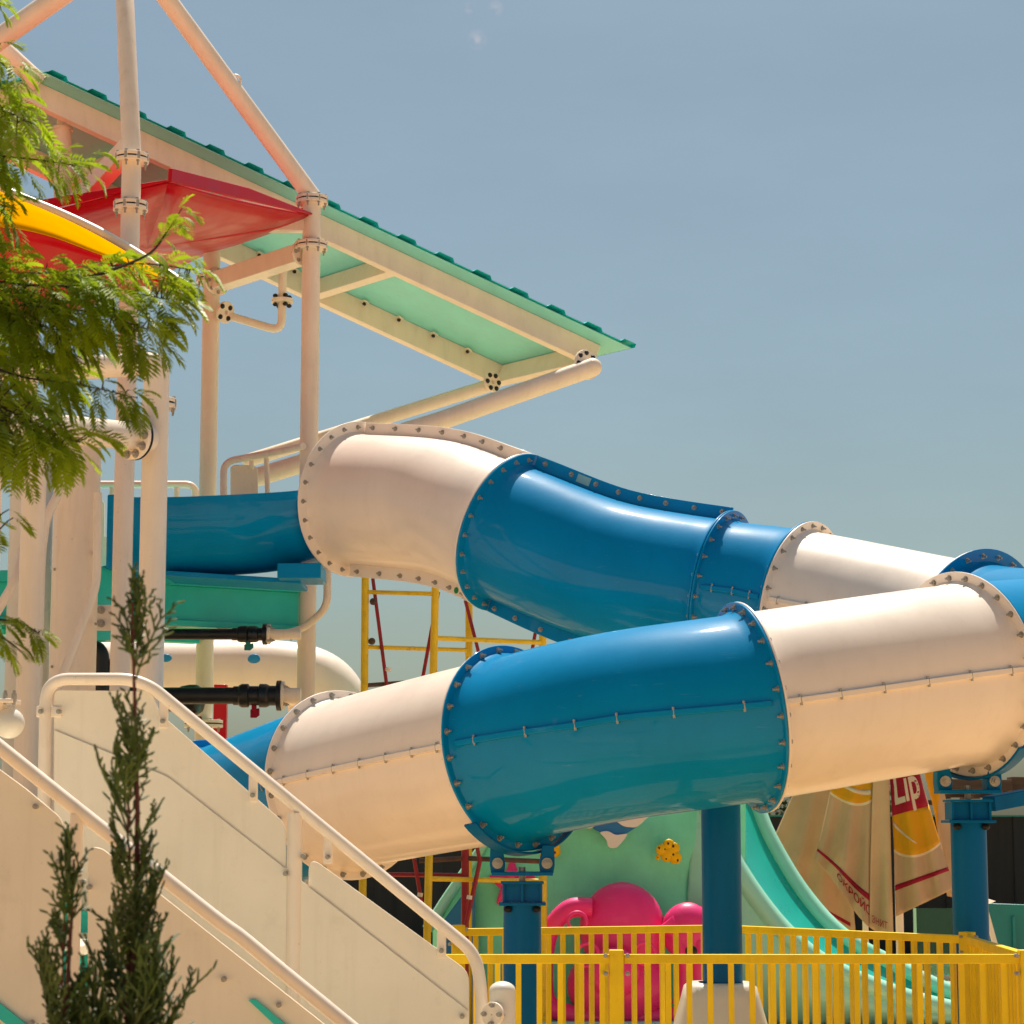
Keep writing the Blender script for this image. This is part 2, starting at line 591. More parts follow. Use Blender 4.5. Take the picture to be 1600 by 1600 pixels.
# ------------------------------------------------------------------ tube slide
KP = [(300, 775, 19.1), (420, 772, 18.5), (555, 780, 17.75), (690, 793, 17.2), (797, 832, 16.7), (950, 892, 16.35), (1128, 926, 16.0), (1252, 944, 15.72), (1528, 1002, 14.9),
      (1690, 1030, 13.75), (1505, 1053, 12.9), (1170, 1105, 12.4), (965, 1134, 12.43), (804, 1168, 12.75), (540, 1226, 13.9), (330, 1290, 15.3), (100, 1350, 16.2)]
KW = [P(*k) for k in KP]
IDX = {'F1': 2, 'F2': 4, 'F3': 6, 'F4': 7, 'F5': 8, 'F6': 10, 'F7': 11, 'F8': 13, 'F9': 14, 'F10': 15}
NS = 16
path = catmull(KW, NS)
tang = []
for i in range(len(path)):
    tang.append((path[min(i + 1, len(path) - 1)] - path[max(i - 1, 0)]).normalized())
def frame(i):
    t = tang[i]
    sd = t.cross(Z).normalized()
    return path[i], t, sd, sd.cross(t).normalized()

RT = 0.505
slide = thing('tube_slide', 'big enclosed water slide of bolted cream and blue tube sections curving across the picture', 'water slide', (0.8, 14.2, 0))

def section(name, i0, i1, m, label, r0f, r1f, split='h'):
    """Tube between path samples i0..i1, with an end flange at each end."""
    b = MB()
    n = 64
    nn = i1 - i0
    prof = []
    # flare into the flange at both ends
    def at(s):
        s = max(0, min(nn, s))
        k = min(int(s), nn - 1)
        f = s - k
        c0, t0, s0, u0 = frame(i0 + k)
        c1, t1, s1, u1 = frame(i0 + k + 1)
        return c0.lerp(c1, f), t0.lerp(t1, f).normalized(), s0.lerp(s1, f).normalized(), u0.lerp(u1, f).normalized()
    L = sum((path[i0 + k + 1] - path[i0 + k]).length for k in range(nn))
    st = []
    for d in (0.0, 0.012, 0.03, 0.06):
        st.append((d / L * nn, 0.035 * (1 - d / 0.06) ** 2))
    steps = max(10, nn)
    for k in range(1, steps):
        d = k / steps * L
        if 0.09 < d < L - 0.09:
            st.append((k / steps * nn, 0))
    for d in (0.06, 0.03, 0.012, 0.0):
        st.append(((L - d) / L * nn, 0.035 * (1 - d / 0.06) ** 2))
    vs, fs = [], []
    for s, ex in st:
        c, t, sd, u = at(s)
        for k in range(n):
            a = 2 * math.pi * k / n
            vs.append(c + (sd * math.cos(a) + u * math.sin(a)) * (RT + ex))
    m1 = len(st)
    for s, ex in reversed(st):
        c, t, sd, u = at(s)
        for k in range(n):
            a = 2 * math.pi * k / n
            vs.append(c + (sd * math.cos(a) + u * math.sin(a)) * (RT - 0.012))
    for j in range(2 * m1 - 1):
        for k in range(n):
            k2 = (k + 1) % n
            fs.append((j * n + k, j * n + k2, (j + 1) * n + k2, (j + 1) * n + k))
    for k in range(n):
        k2 = (k + 1) % n
        fs.append(((2 * m1 - 1) * n + k, (2 * m1 - 1) * n + k2, k2, k))
    b.add(vs, fs)
    sec = part(name, b, m, slide, label=label)
    for i, rf, sg in ((i0, r0f, 1), (i1, r1f, -1)):
        if not rf:
            continue
        c, t, sd, u = frame(i)
        f = MB()
        f.ring(c, t, RT - 0.004, rf, 0.014, 72, off=0.0085 * sg)
        part('flange', f, m, sec, bevel=0.004)
    # lengthwise joint strips
    angs = (0, 180) if split == 'h' else (90, 270)
    hgt = 0.022 if split == 'h' else 0.095
    wid = 0.016 if split == 'h' else 0.011
    for a in angs:
        f = MB()
        vs, fs = [], []
        ring_n = 4
        st2 = [x for x, e in st[2:-2]]
        for s in st2:
            c, t, sd, u = at(s)
            d = sd * math.cos(R(a)) + u * math.sin(R(a))
            q = t.cross(d).normalized()
            for dd, qq in ((RT - 0.003, -wid), (RT + hgt, -wid), (RT + hgt, wid), (RT - 0.003, wid)):
                vs.append(c + d * dd + q * qq)
        for j in range(len(st2) - 1):
            for k in range(4):
                k2 = (k + 1) % 4
                fs.append((j * 4 + k, j * 4 + k2, (j + 1) * 4 + k2, (j + 1) * 4 + k))
        fs.append((3, 2, 1, 0))
        o = (len(st2) - 1) * 4
        fs.append((o, o + 1, o + 2, o + 3))
        f.add(vs, fs)
        part('joint_strip', f, m, sec, bevel=0.004)
        if a == 180 or a == 0 and False:
            pass
        near = None
        nb = max(3, int(L / 0.2))
        c, t, sd, u = at(nn / 2)
        d = sd * math.cos(R(a)) + u * math.sin(R(a))
        if d.y > 0.5:
            continue          # the far side is never in view
        for k in range(nb):
            s = (k + 0.5) / nb * nn
            c, t, sd, u = at(s)
            d = sd * math.cos(R(a)) + u * math.sin(R(a))
            q = t.cross(d).normalized()
            if q.z < 0 if split == 'h' else q.y > 0:
                q = -q
            rr = RT + (0.012 if split == 'h' else 0.055)
            inst('bolt', BOLT_S if split == 'h' else BOLT, orient(c + d * rr, q), sec)
    return sec

def pi(k):
    return IDX[k] * NS
S = {}
SEC = [('F1', 'F2', 'c', 'v', 0.605, 0.60), ('F2', 'F3', 'b', 'v', 0.60, 0.58), ('F3', 'F4', 'b', 'h', 0.58, 0.575), ('F4', 'F5', 'c', 'h', 0.575, 0.60),
       ('F5', 'F6', 'b', 'h', 0.605, 0.57), ('F6', 'F7', 'c', 'h', 0.575, 0.57), ('F7', 'F8', 'b', 'h', 0.57, 0.57), ('F8', 'F9', 'c', 'h', 0.565, 0.57), ('F9', 'F10', 'b', 'h', 0.568, 0.57)]
LBL = ['cream tube section with a tall top fin behind the open trough', 'long blue tube section of the upper run', 'short blue tube section with a side seam',
       'cream tube section running back to the turn', 'blue tube section of the turn, cut by the frame', 'cream tube section at lower right over the folded parasol',
       'glossy blue tube section nearest the viewer', 'cream tube section disappearing behind the stair rail', 'blue tube section behind the stair rail']
for (a, b, c, sp, ra, rb), lb in zip(SEC, LBL):
    S[a] = section('tube_section', pi(a), pi(b), M_tube_c if c == 'c' else M_tube_b, lb, ra, rb, sp)
for k, own, flip, n, rr in (('F1', 'F1', 1, 24, .56), ('F2', 'F2', 1, 24, .555), ('F3', 'F3', 1, 24, .545), ('F4', 'F4', 1, 24, .543), ('F5', 'F5', 1, 24, .557),
                        ('F6', 'F6', 1, 26, .54), ('F7', 'F7', 1, 24, .54), ('F8', 'F7', -1, 24, .54), ('F9', 'F8', -1, 24, .54)):
    c, t, sd, u = frame(pi(k))
    # facing the viewer's side
    ax = t if t.y < 0 else -t
    bolts(S[own], c, ax, rr, n, BOLT if k not in ('F6', 'F9') else BOLT, ph=0.13)
# a stencil plate and round green sticker low on the first cream section's bottom fin, small plate on the blue fin
def fin_plate(own, k, di, ang, name, mt, w_, h_, rr=0.055, round_=False):
    c, t, sd, u = frame(pi(k) + di)
    d = sd * math.cos(R(ang)) + u * math.sin(R(ang))
    q = t.cross(d).normalized()
    if q.y > 0: q = -q
    p = c + d * (RT + rr) + q * 0.0135
    b = MB()
    if round_:
        b.cyl(p, p + q * 0.002, w_, 20)
    else:
        b.prism([p - t * w_ - d * h_, p + t * w_ - d * h_, p + t * w_ + d * h_, p - t * w_ + d * h_], q * 0.002)
    part(name, b, mt, S[own])
M_stk = mat('green_sticker', '#138a46', 0.4)
M_plt = mat('name_plate', '#8fc0c4', 0.4)
fin_plate('F1', 'F1', 24, 270, 'sticker', M_stk, 0.024, 0, .055, True)
fin_plate('F1', 'F1', 27, 270, 'data_label', M_white, 0.035, 0.03, .055)
fin_plate('F2', 'F2', 8, 90, 'name_plate', M_plt, 0.055, 0.03, .05)

# open entry trough
b = MB()
tp = [P(196, 797, 17.75), P(300, 796, 17.8), P(420, 790, 17.82), KW[2] - tang[pi('F1')] * 0.26]
tpath = catmull(tp, 6)
def trough_prof():
    out = []
    for k in range(0, 25):
        a = math.pi + math.pi * k / 24
        out.append((0.50 * math.cos(a), 0.50 * math.sin(a)))
    out = [(-0.50, 0.03)] + out + [(0.50, 0.03)]
    inn = [(x * 0.955, y * 0.955 if y < 0 else y) for x, y in reversed(out)]
    return out + inn
pr = trough_prof()
vs, fs = [], []
m_ = len(pr)
for i, p in enumerate(tpath):
    t = (tpath[min(i + 1, len(tpath) - 1)] - tpath[max(i - 1, 0)]).normalized()
    sd = t.cross(Z).normalized()
    for x, y in pr:
        sag = 1.0 + 0.05 * math.sin(math.pi * i / (len(tpath) - 1))
        vs.append(p + sd * x + Z * y * (sag if y < 0 else 1))
for j in range(len(tpath) - 1):
    for k in range(m_):
        k2 = (k + 1) % m_
        fs.append((j * m_ + k, j * m_ + k2, (j + 1) * m_ + k2, (j + 1) * m_ + k))
fs.append(tuple(range(m_)))
fs.append(tuple(reversed(range((len(tpath) - 1) * m_, len(tpath) * m_))))
b.add(vs, fs)
tr = part('entry_trough', b, M_tube_b, slide, label='blue open entry trough leading into the first cream tube')
b = MB()
q = tpath[0]
b.box(q + V((-0.01, 0, -0.235)), (0.075, 1.08, 0.56))
part('end_plate', b, M_tube_b, tr, bevel=0.01)
b = MB()
b.box(P(472, 897, 17.55), (0.33, 0.5, 0.115))
part('foot_block', b, M_tube_b, tr, bevel=0.008)
b = MB()
b.prism([P(255, 891, 17.5), P(470, 905, 17.5), P(470, 912, 17.5), P(255, 899, 17.5)], (0, 0.6, 0))
part('base_lip', b, M_tube_b, tr, bevel=0.004)

# ------------------------------------------------------------------ blue support posts
def post(px, Y, w_px, ptop, label, head=True, lug=None):
    c = P(px, ptop, Y)
    r = w_px / 2 * Y / FPX
    t = thing('support_post', label, 'post', (c.x, Y, 0), 'blue posts that carry the water slide')
    b = MB()
    b.cyl((c.x, Y, 0), (c.x, Y, c.z), r, 40)
    part('column', b, M_bpost, t)
    s_ = Y / FPX
    if head:
        b = MB()
        b.box((c.x, Y, c.z + 0.008), (72 * s_, 72 * s_, 0.016))
        part('cap_plate', b, M_bpost, t, bevel=0.003)
        for sx in (-1, 1):
            inst('bolt', BOLT_K, orient((c.x + sx * 22 * s_, Y - r * .82, c.z - 0.02), (0, 0, 1)), t)
        hh = 28 * s_
        b = MB()
        b.box((c.x, Y, c.z + 0.016 + hh / 2), (0.012, 58 * s_, hh))
        b.box((c.x, Y - 20 * s_, c.z + 0.016 + hh / 2), (60 * s_, 0.012, hh - .002))
        b.box((c.x - 29 * s_, Y, c.z + 0.016 + hh / 2), (0.012, 57 * s_, hh - .004))
        b.box((c.x + 29 * s_, Y, c.z + 0.016 + hh / 2), (0.012, 57 * s_, hh - .004))
        b.box((c.x, Y, c.z + 0.022 + hh), (66 * s_, 64 * s_, 0.012))
        part('head_box', b, M_bpost, t)
        zt = c.z + 0.028 + hh
        b = MB()
        b.cyl((c.x, Y, zt - 0.02), (c.x, Y, zt + 22 * s_), 0.018, 12)
        part('jack_screw', b, M_bolt, t)
        zp = zt + 12 * s_
        b = MB()
        b.box((c.x, Y, zp), (94 * s_, 60 * s_, 0.02))
        part('saddle_plate', b, M_bpost, t, bevel=0.003)
        for sx in (-1, 1):
            x = c.x + sx * 38 * s_
            b = MB()
            top = zp + 44 * s_
            b.prism([(x - 10 * s_, Y - 0.07, zp), (x + 10 * s_, Y - 0.07, zp), (x + 12 * s_, Y - 0.07, zp + 14 * s_), (x + 9 * s_ + sx * 2 * s_, Y - 0.07, top), (x - 9 * s_ + sx * 2 * s_, Y - 0.07, top), (x - 12 * s_, Y - 0.07, zp + 14 * s_)], (0, 0.14, 0))
            part('lug', b, M_bpost, t, bevel=0.006)
            inst('bolt', BOLT_L, orient((x, Y - 0.075, zp + 16 * s_), (0, -1, 0)), t)
        return t, zp, s_
    return t, None, s_

def saddle(t, k, own):
    """Curved strap that hugs the underside of the flange at k."""
    c, tt, sd, u = frame(pi(k))
    b = MB()
    vs, fs = [], []
    N = 20
    for i in range(N + 1):
        a = R(270 - 44 + 88 * i / N)
        d = sd * math.cos(a) + u * math.sin(a)
        for rr, ww in ((0.578, -0.045), (0.578, 0.045), (0.592, 0.045), (0.592, -0.045)):
            vs.append(c + d * rr + tt * ww)
    for i in range(N):
        for j in range(4):
            j2 = (j + 1) % 4
            fs.append((i * 4 + j, i * 4 + j2, (i + 1) * 4 + j2, (i + 1) * 4 + j))
    fs.append((3, 2, 1, 0))
    fs.append((N * 4, N * 4 + 1, N * 4 + 2, N * 4 + 3))
    b.add(vs, fs)
    part('saddle_strap', b, M_bpost, t, bevel=0.003)

p1, _, _ = post(816, 12.74, 58, 1414, 'blue steel post under the lower edge of the nearest blue tube, left one')
saddle(p1, 'F8', None)
p3, _, _ = post(1513, 12.9, 55, 1286, 'blue steel post in front of the folded parasol, carrying the cream tube')
saddle(p3, 'F6', None)
b = MB()
b.beam(P(1545, 1256, 13.1), P(1760, 1215, 13.9), 0.09, 0.085)
part('side_arm', b, M_bpost, p3, bevel=0.004)
p2, _, s2 = post(1125, 13.15, 61, 1170, 'blue steel post standing in a white padded foot', head=False)
b = MB()
c = P(1125, 1170, 13.15)
b.box((c.x, 12.95, c.z - 0.02), (0.2, 0.5, 0.04))
part('bracket', b, M_bpost, p2)

# white padded foot round the middle post
fx = P(1125, 1535, 13.15)
pad = thing('post_pad', 'flared white plastic foot cover around the middle blue post', 'post pad', (fx.x, 13.15, 0))
b = MB()
hz = fx.z
sec_ = []
for zz, hw in ((0, .34), (hz * .25, .325), (hz * .5, .295), (hz * .72, .255), (hz * .9, .215), (hz * .975, .20), (hz, .175), (hz + 0.002, .12)):
    ring = []
    for k in range(32):
        a = 2 * math.pi * k / 32
        cx, sx = math.cos(a), math.sin(a)
        e = 0.55
        ring.append(V((fx.x + hw * math.copysign(abs(cx) ** e, cx), 13.15 + hw * math.copysign(abs(sx) ** e, sx), zz)))
    sec_.append(ring)
vs = [p for r in sec_ for p in r]
fs = []
for j in range(len(sec_) - 1):
    for k in range(32):
        k2 = (k + 1) % 32
        fs.append((j * 32 + k, j * 32 + k2, (j + 1) * 32 + k2, (j + 1) * 32 + k))
b.add(vs, fs)
part('cover', b, M_white, pad, angle=50)
for zz in (hz * .55, hz * .4):
    inst('screw', BOLT_S, orient((fx.x + 0.03, 13.15 - 0.295, zz), (0, -1, 0)), pad)

# ------------------------------------------------------------------ yellow fences
ZF = P(960, 1491, 10.7).z
BAL = MB()
BAL.box((0, 0, 0), (0.025, 0.025, ZF - 0.12 - 0.02))
BAL = BAL.mesh('baluster', M_fence)
def fence(A, B, pitch, label, posts=(1, 1), inset=0.06):
    A, B = V(A), V(B)
    t = thing('yellow_fence', label, 'fence', ((A.x + B.x) / 2, (A.y + B.y) / 2, 0), 'yellow fence panels round the slide posts')
    d = (B - A).normalized()
    Rz = Matrix.Rotation(math.atan2(d.y, d.x), 4, 'Z')
    for zt, hh in ((ZF - 0.021, 0.042), (0.1, 0.04)):
        b = MB()
        b.beam(A + Z * zt, B + Z * zt, 0.04, hh)
        part('rail', b, M_fence, t, bevel=0.004)
    L = (B - A).length
    n = int((L - 2 * inset) / pitch)
    s0 = (L - n * pitch) / 2
    for k in range(n + 1):
        p = A + d * (s0 + k * pitch) + Z * ((ZF - 0.04 + 0.12) / 2)
        inst('baluster', BAL, Matrix.Translation(p) @ Rz, t)
    for fl, q in zip(posts, (A, B)):
        if fl:
            b = MB()
            b.box(q + Z * (ZF + 0.02) / 2, (0.066, 0.066, ZF + 0.02), Rz.to_3x3())
            pp = part('post', b, M_fence, t, bevel=0.004)
            for zz in (ZF - 0.005, ZF - 0.085):
                for sx in (-1, 1):
                    inst('clamp_bolt', BOLT_S, orient(q + d * sx * 0.05 + V((0, -0.03, zz)), (0, -1, 0)), pp)
    return t
def gp(px, Y):
    p = P(px, 1491, Y)
    return V((p.x, Y, 0))
fence(gp(690, 10.7), gp(963, 10.7), 0.0955, 'front yellow fence panel left of the square clamp post', (0, 1))
fence(gp(963, 10.7) + V((0.034, 0, 0)), gp(1603, 10.7), 0.0955, 'front yellow fence panel stretching right of the square clamp post', (0, 1))
CB = gp(1125, 13.85)
fence(gp(716, 13.35), CB, 0.088, 'rear yellow fence panel in front of the pink octopus', (1, 0))
fence(CB + V((0.03, -0.01, 0)), gp(1512, 12.5), 0.088, 'rear yellow fence panel in front of the turquoise chute', (0, 1))
fence(gp(1512, 12.5) + V((0.0, -0.05, 0)), gp(1606, 10.78), 0.0955, 'yellow side fence seen end-on at the right edge', (0, 0))

# ------------------------------------------------------------------ play tower (cream steel frame)
def col_at(px, py, Y):
    p = P(px, py, Y)
    return p.x, p.y
C1 = P(205, 282, 16.1)
C4 = P(487, 345, 19.2)
C3 = P(331, 410, 20.4)
C5 = V((P(52, 350, 19.2).x, 19.2, C4.z))
ZC = C4.z
tower = thing('play_tower', 'tall cream steel tube tower frame that holds the slide platform', 'tower', ((C1.x + C3.x) / 2, (C1.y + C3.y) / 2, 0))

def flange_pair(parent, x, y, z, r0, r1, n=8, axis=Z, th=0.026, gap=0.012, name='column_flange', bolt=BOLT, ph=.2):
    a = V(axis).normalized()
    b = MB()
    c = V((x, y, z))
    b.ring(c + a * (gap / 2 + th / 2), a, r0 - .003, r1, th, 40)
    b.ring(c - a * (gap / 2 + th / 2), a, r0 - .003, r1, th, 40)
    f = part(name, b, M_steel, parent, bevel=0.003)
    b = MB()
    b.ring(c, a, r0 - .002, r1 - 0.006, gap + 0.002, 40)
    part('gasket', b, M_gask, f)
    aa, s_, u = basis(a)
    for k in range(n):
        t = 2 * math.pi * k / n + ph
        p = c + (s_ * math.cos(t) + u * math.sin(t)) * (r0 * .3 + r1 * .7)
        M = orient(p, -a) @ Matrix.Diagonal((1, 1, 1.55, 1))
        inst('bolt', bolt, M, f)
    return f

RC = 0.0775
b = MB()
b.tube([(C1.x, C1.y, 0), (C1.x, C1.y, P(205, 245, 16.1).z), P(190, -120, 17.6)], RC * .9, 28)
c1o = part('column', b, M_steel, tower)
for yy in (248, 323):
    flange_pair(c1o, C1.x, C1.y, P(205, yy, 16.1).z, RC * .9, 0.124)
b = MB()
b.tube([(C4.x, C4.y, 0), (C4.x, C4.y, P(487, 306, 19.2).z)], RC, 28)
c4o = part('column', b, M_steel, tower)
for yy in (313, 384):
    flange_pair(c4o, C4.x, C4.y, P(487, yy, 19.2).z, RC, 0.138)
b = MB()
b.tube([(C3.x, C3.y, 0), (C3.x, C3.y, P(331, 395, 20.4).z)], RC, 28)
c3o = part('column', b, M_steel, tower)
flange_pair(c3o, C3.x, C3.y, P(331, 437, 20.4).z, RC, 0.138)
flange_pair(c3o, C3.x, C3.y, P(322, 1131, 20.4).z, RC, 0.17)
b = MB()
b.tube([(C5.x, C5.y, 0), (C5.x, C5.y, C4.z)], RC, 28)
part('column', b, M_steel, tower)
# inclined poles of the pyramid above
b = MB()
b.tube([P(488, 308, 19.2), P(174, -120, 18.3)], 0.079, 28)
d1 = part('raking_pole', b, M_steel, tower)
b = MB()
ec = P(367, 126, 18.83)
b.tube([ec + V((0.0, 0, 0)) + V((math.cos(a), 0, math.sin(a))) * 0.048 for a in [R(-80 + 200 * k / 14) for k in range(15)]], 0.012, 10)
part('lifting_eye', b, M_steel, d1)
b = MB()
b.tube([P(-190, 194, 18.3), P(178, -66, 18.3)], 0.09, 28)
part('raking_pole', b, M_steel, tower)
b = MB()
b.tube([P(-170, -84, 18.3), P(62, 130, 18.9)], 0.08, 28)
part('raking_pole', b, M_steel, tower)
# tie beam under the red canopy, C5 - C4
b = MB()
zb = P(487, 352, 19.2).z
b.beam((C5.x, C5.y, zb), (C4.x - RC * .8, C4.y, zb), 0.1, 0.115)
tb = part('tie_beam', b, M_steel, tower, bevel=0.008)
for px in (268, 425):
    inst('bolt', BOLT_S, orient(P(px, 346, 19.13), (0, -1, 0)), tb)
# box beam C4 - C3 (channel open below), with bolted end plates
b = MB()
zq = P(487, 392, 19.2).z
A, B = V((C4.x, C4.y, zq)), V((C3.x, C3.y, zq))
d = (B - A).normalized()
b.beam(A + d * RC, B - d * RC, 0.15, 0.16)
bx = part('tie_beam', b, M_steel, tower, bevel=0.006)
for q, dd in ((A + d * .1, d), (B - d * .1, d)):
    f = MB()
    f.ring(q, dd, 0.02, 0.125, 0.03, 28)
    fo = part('beam_flange', f, M_steel, bx, bevel=.003)
    bolts(fo, q, dd, 0.1, 8, BOLT)
# box beams C1 - C4 and C1 - C5 at the same level
for X in (C5,):
    b = MB()
    A, B = V((C1.x, C1.y, zq)), V((X.x, X.y, zq))
    d = (B - A).normalized()
    b.beam(A + d * RC, B - d * RC, 0.12, 0.13)
    part('tie_beam', b, M_steel, tower, bevel=0.006)
# hanging service pipe with an elbow between column and roof
b = MB()
b.tube(curve([P(340, 488, 20.4), P(440, 518, 20.3), P(442, 405, 20.3)], 0.12), 0.037, 18)
pp = part('drop_pipe', b, M_steel, tower)
b = MB()
ax = (P(440, 518, 20.3) - P(340, 488, 20.4)).normalized()
ax = V((ax.x, -0.75, ax.z)).normalized()
b.ring(P(352, 488, 20.32), ax, 0.02, 0.098, 0.03, 32)
fo = part('pipe_flange', b, M_steel, pp, bevel=.003)
bolts(fo, P(352, 488, 20.30), ax, 0.068, 4, BOLT_K, ph=R(45))
b = MB()
c = P(441, 470, 20.3)
b.ring(c, Z, 0.03, 0.098, 0.035, 32)
fo = part('pipe_flange', b, M_steel, pp, bevel=.003)
for k in range(4):
    for zz in (-.04, .04):
        a = R(30 + 90 * k)
        inst('bolt', BOLT_K, orient(c + V((math.cos(a) * .068, math.sin(a) * .068, zz)), Z), fo)

# big near column with two side arms (left)
near_frame = thing('arm_column', 'stout cream column with two horizontal arms half hidden by the feathery tree', 'column', (P(240, 900, 14.6).x, 14.6, 0))
cx = P(240, 800, 14.6).x
zt = P(240, 575, 14.6).z
b = MB()
b.tube([(cx, 14.6, 0), (cx, 14.6, zt + 0.0)], 0.084, 32)
cc = part('column', b, M_steel, near_frame)
b = MB()
b.tube(curve([(cx, 14.6, zt - 0.1), (cx, 14.6, zt + 0.03), P(90, 577, 14.6), P(-40, 577, 14.6)], 0.05), 0.0765, 28)
part('arm', b, M_steel, near_frame)
b = MB()
q0, q1 = P(-80, 652, 13.1), P(208, 682, 14.41)
b.tube([q0, q1], 0.09, 32)
ar = part('arm', b, M_steel, near_frame)
b = MB()
ax = (q1 - q0).normalized()
fc = P(207, 682, 14.40)
b.ring(fc, ax, 0.03, 0.148, 0.03, 44)
fo = part('arm_flange', b, M_steel, ar, bevel=.004)
bolts(fo, fc, -ax, 0.117, 10, BOLT_L)
b = MB()
b.cyl(fc + ax * .01, fc + ax * .15, 0.088, 28)
part('stub', b, M_steel, ar)
b = MB()
b.ring(fc + ax * 0.024, ax, 0.03, 0.15, 0.014, 44)
part('gasket', b, M_gask, fo)
flange_pair(cc, P(250, 632, 14.75).x, 14.72, P(250, 632, 14.75).z, 0.06, 0.112, n=8)

# left group of columns
lc = thing('stair_column', 'cream column at the left edge beside the stair head', 'column', (P(49, 900, 15.0).x, 15.0, 0))
b = MB()
x = P(49, 900, 15.0).x
b.cyl((x, 15.0, 0), (x, 15.0, P(49, 640, 15).z), 0.08, 32)
part('shaft', b, M_steel, lc)
wc = thing('shell_column', 'wide cream curved shell column left of the blue trough', 'column', (P(120, 900, 16.4).x, 16.4, 0))
b = MB()
x = P(117, 900, 16.4).x
b.cyl((x, 16.4, 0), (x, 16.4, P(117, 690, 16.4).z), 0.165, 40)
sh = part('shaft', b, M_steel, wc)
for px, py in ((148, 865), (86, 890), (150, 975), (82, 1042)):
    inst('bolt', BOLT_S, orient(P(px, py, 16.3), (0, -1, 0)), sh)
gc = thing('far_column', 'thick grey white column behind the stair column', 'column', (P(46, 900, 17.6).x, 17.6, 0))
b = MB()
x = P(46, 900, 17.6).x
b.cyl((x, 17.6, 0), (x, 17.6, P(46, 650, 17.6).z), 0.165, 40)
part('shaft', b, M_white, gc)
lr = thing('ladder_rail', 'bent white hand rails running up beside the shell column', 'hand rail', (P(80, 1000, 15.8).x, 15.8, 0))
b = MB()
b.tube(curve([P(122, 715, 15.9), P(72, 808, 15.8), P(64, 870, 15.8), (P(64, 900, 15.8).x, 15.8, 0.0)], 0.1), 0.032, 14)
part('rail', b, M_steel, lr)
b = MB()
b.tube(curve([P(153, 770, 15.9), P(151, 915, 15.9), P(96, 1060, 15.8), P(78, 1110, 15.8), (P(78, 1110, 15.8).x, 15.8, 0.0)], 0.1), 0.03, 14)
part('rail', b, M_steel, lr)
b = MB()
b.tube(curve([P(-20, 980, 15.4), P(26, 905, 15.4), P(34, 860, 15.5)], 0.1), 0.032, 14)
part('rail', b, M_steel, lr)

# ------------------------------------------------------------------ slide platform (mint beams, decking)
deck = thing('slide_platform', 'mint green steel platform under the blue trough', 'platform', (-1.9, 19.2, 0))
zd = P(330, 905, 18.55).z
def ibeam(a, b_, h, wd, parent, name):
    a, b_ = V(a), V(b_)
    m = MB()
    m.beam(a + Z * (-0.045), b_ + Z * (-0.045), wd, 0.09)
    m.beam(a + Z * (-0.09 - (h - .14) / 2), b_ + Z * (-0.09 - (h - .14) / 2), 0.03, h - .14)
    m.beam(a + Z * (-h + 0.025), b_ + Z * (-h + 0.025), wd, 0.05)
    return part(name, m, M_mint, parent, bevel=0.004)
B1 = P(150, 884, 18.2)
B4 = P(466, 909, 19.15)
zt_ = 0.5 * (P(187, 888, 18.15).z + P(466, 911, 19.15).z)
e1 = V((B1.x, B1.y, zt_)); e4 = V((B4.x, B4.y, zt_))
dirb = V((C3.x - C4.x, C3.y - C4.y, 0))
bm1 = ibeam(e1, e4, 0.42, 0.14, deck, 'edge_beam')
bm2 = ibeam(e1 + dirb, e4 + dirb, 0.42, 0.14, deck, 'edge_beam')
b = MB()
b.prism([e1 + V((0, 0, -0.13)), e4 + V((0, 0, -.13)), e4 + dirb + V((0, 0, -.13)), e1 + dirb + V((0, 0, -.13))], (0, 0, 0.06))
part('deck_plate', b, M_mint, deck)
for f in (0.12, 0.5, 0.86):
    b = MB()
    s0 = e1.lerp(e4, f)
    b.beam(s0 + Z * -.3, s0 + dirb + Z * -.3, 0.06, 0.12)
    part('cross_beam', b, M_lmint, deck)
for f in (0.3, 0.62, 0.97):
    s0 = e1.lerp(e4, f)
    b = MB()
    b.beam(s0 + V((0, -.07, -.43)), s0 + V((0, .1, -.43)), 0.08, 0.02)
    part('clip', b, M_steel, deck)
    inst('bolt', BOLT, orient(s0 + V((0, -.05, -.45)), (0, 0, -1)), deck)
# floor bay further left, its plate also added to block ground bounce
zf_ = zt_
b = MB()
b.box((-4.95, 19.9, zf_ - .1), (4.0, 3.1, 0.05))
part('deck_plate', b, M_mint, deck)
bm3 = ibeam((-6.95, 18.3, zf_), (-2.98, 18.3, zf_), 0.42, 0.14, deck, 'edge_beam')
for xx in (-6.2, -4.4, -3.3):
    b = MB()
    b.beam((xx, 18.4, zf_ - .25), (xx, 21.4, zf_ - .25), 0.07, 0.2)
    part('cross_beam', b, M_mint, deck)
# mint plate bracket near the shell column
b = MB()
b.prism([P(148, 888, 17.2), P(178, 880, 17.4), P(178, 1000, 17.4), P(148, 1000, 17.2)], (0, 0.2, 0))
part('side_beam', b, M_mint, deck)
b = MB()
b.prism([P(137, 945, 17.1), P(175, 945, 17.1), P(175, 985, 17.1), P(137, 985, 17.1)], (0, 0.03, 0))
pl = part('splice_plate', b, M_steel, deck, bevel=.004)
for px in (144, 158):
    for py in (953, 974):
        inst('bolt', BOLT_L, orient(P(px, py, 17.09), (0, -1, 0)), pl)
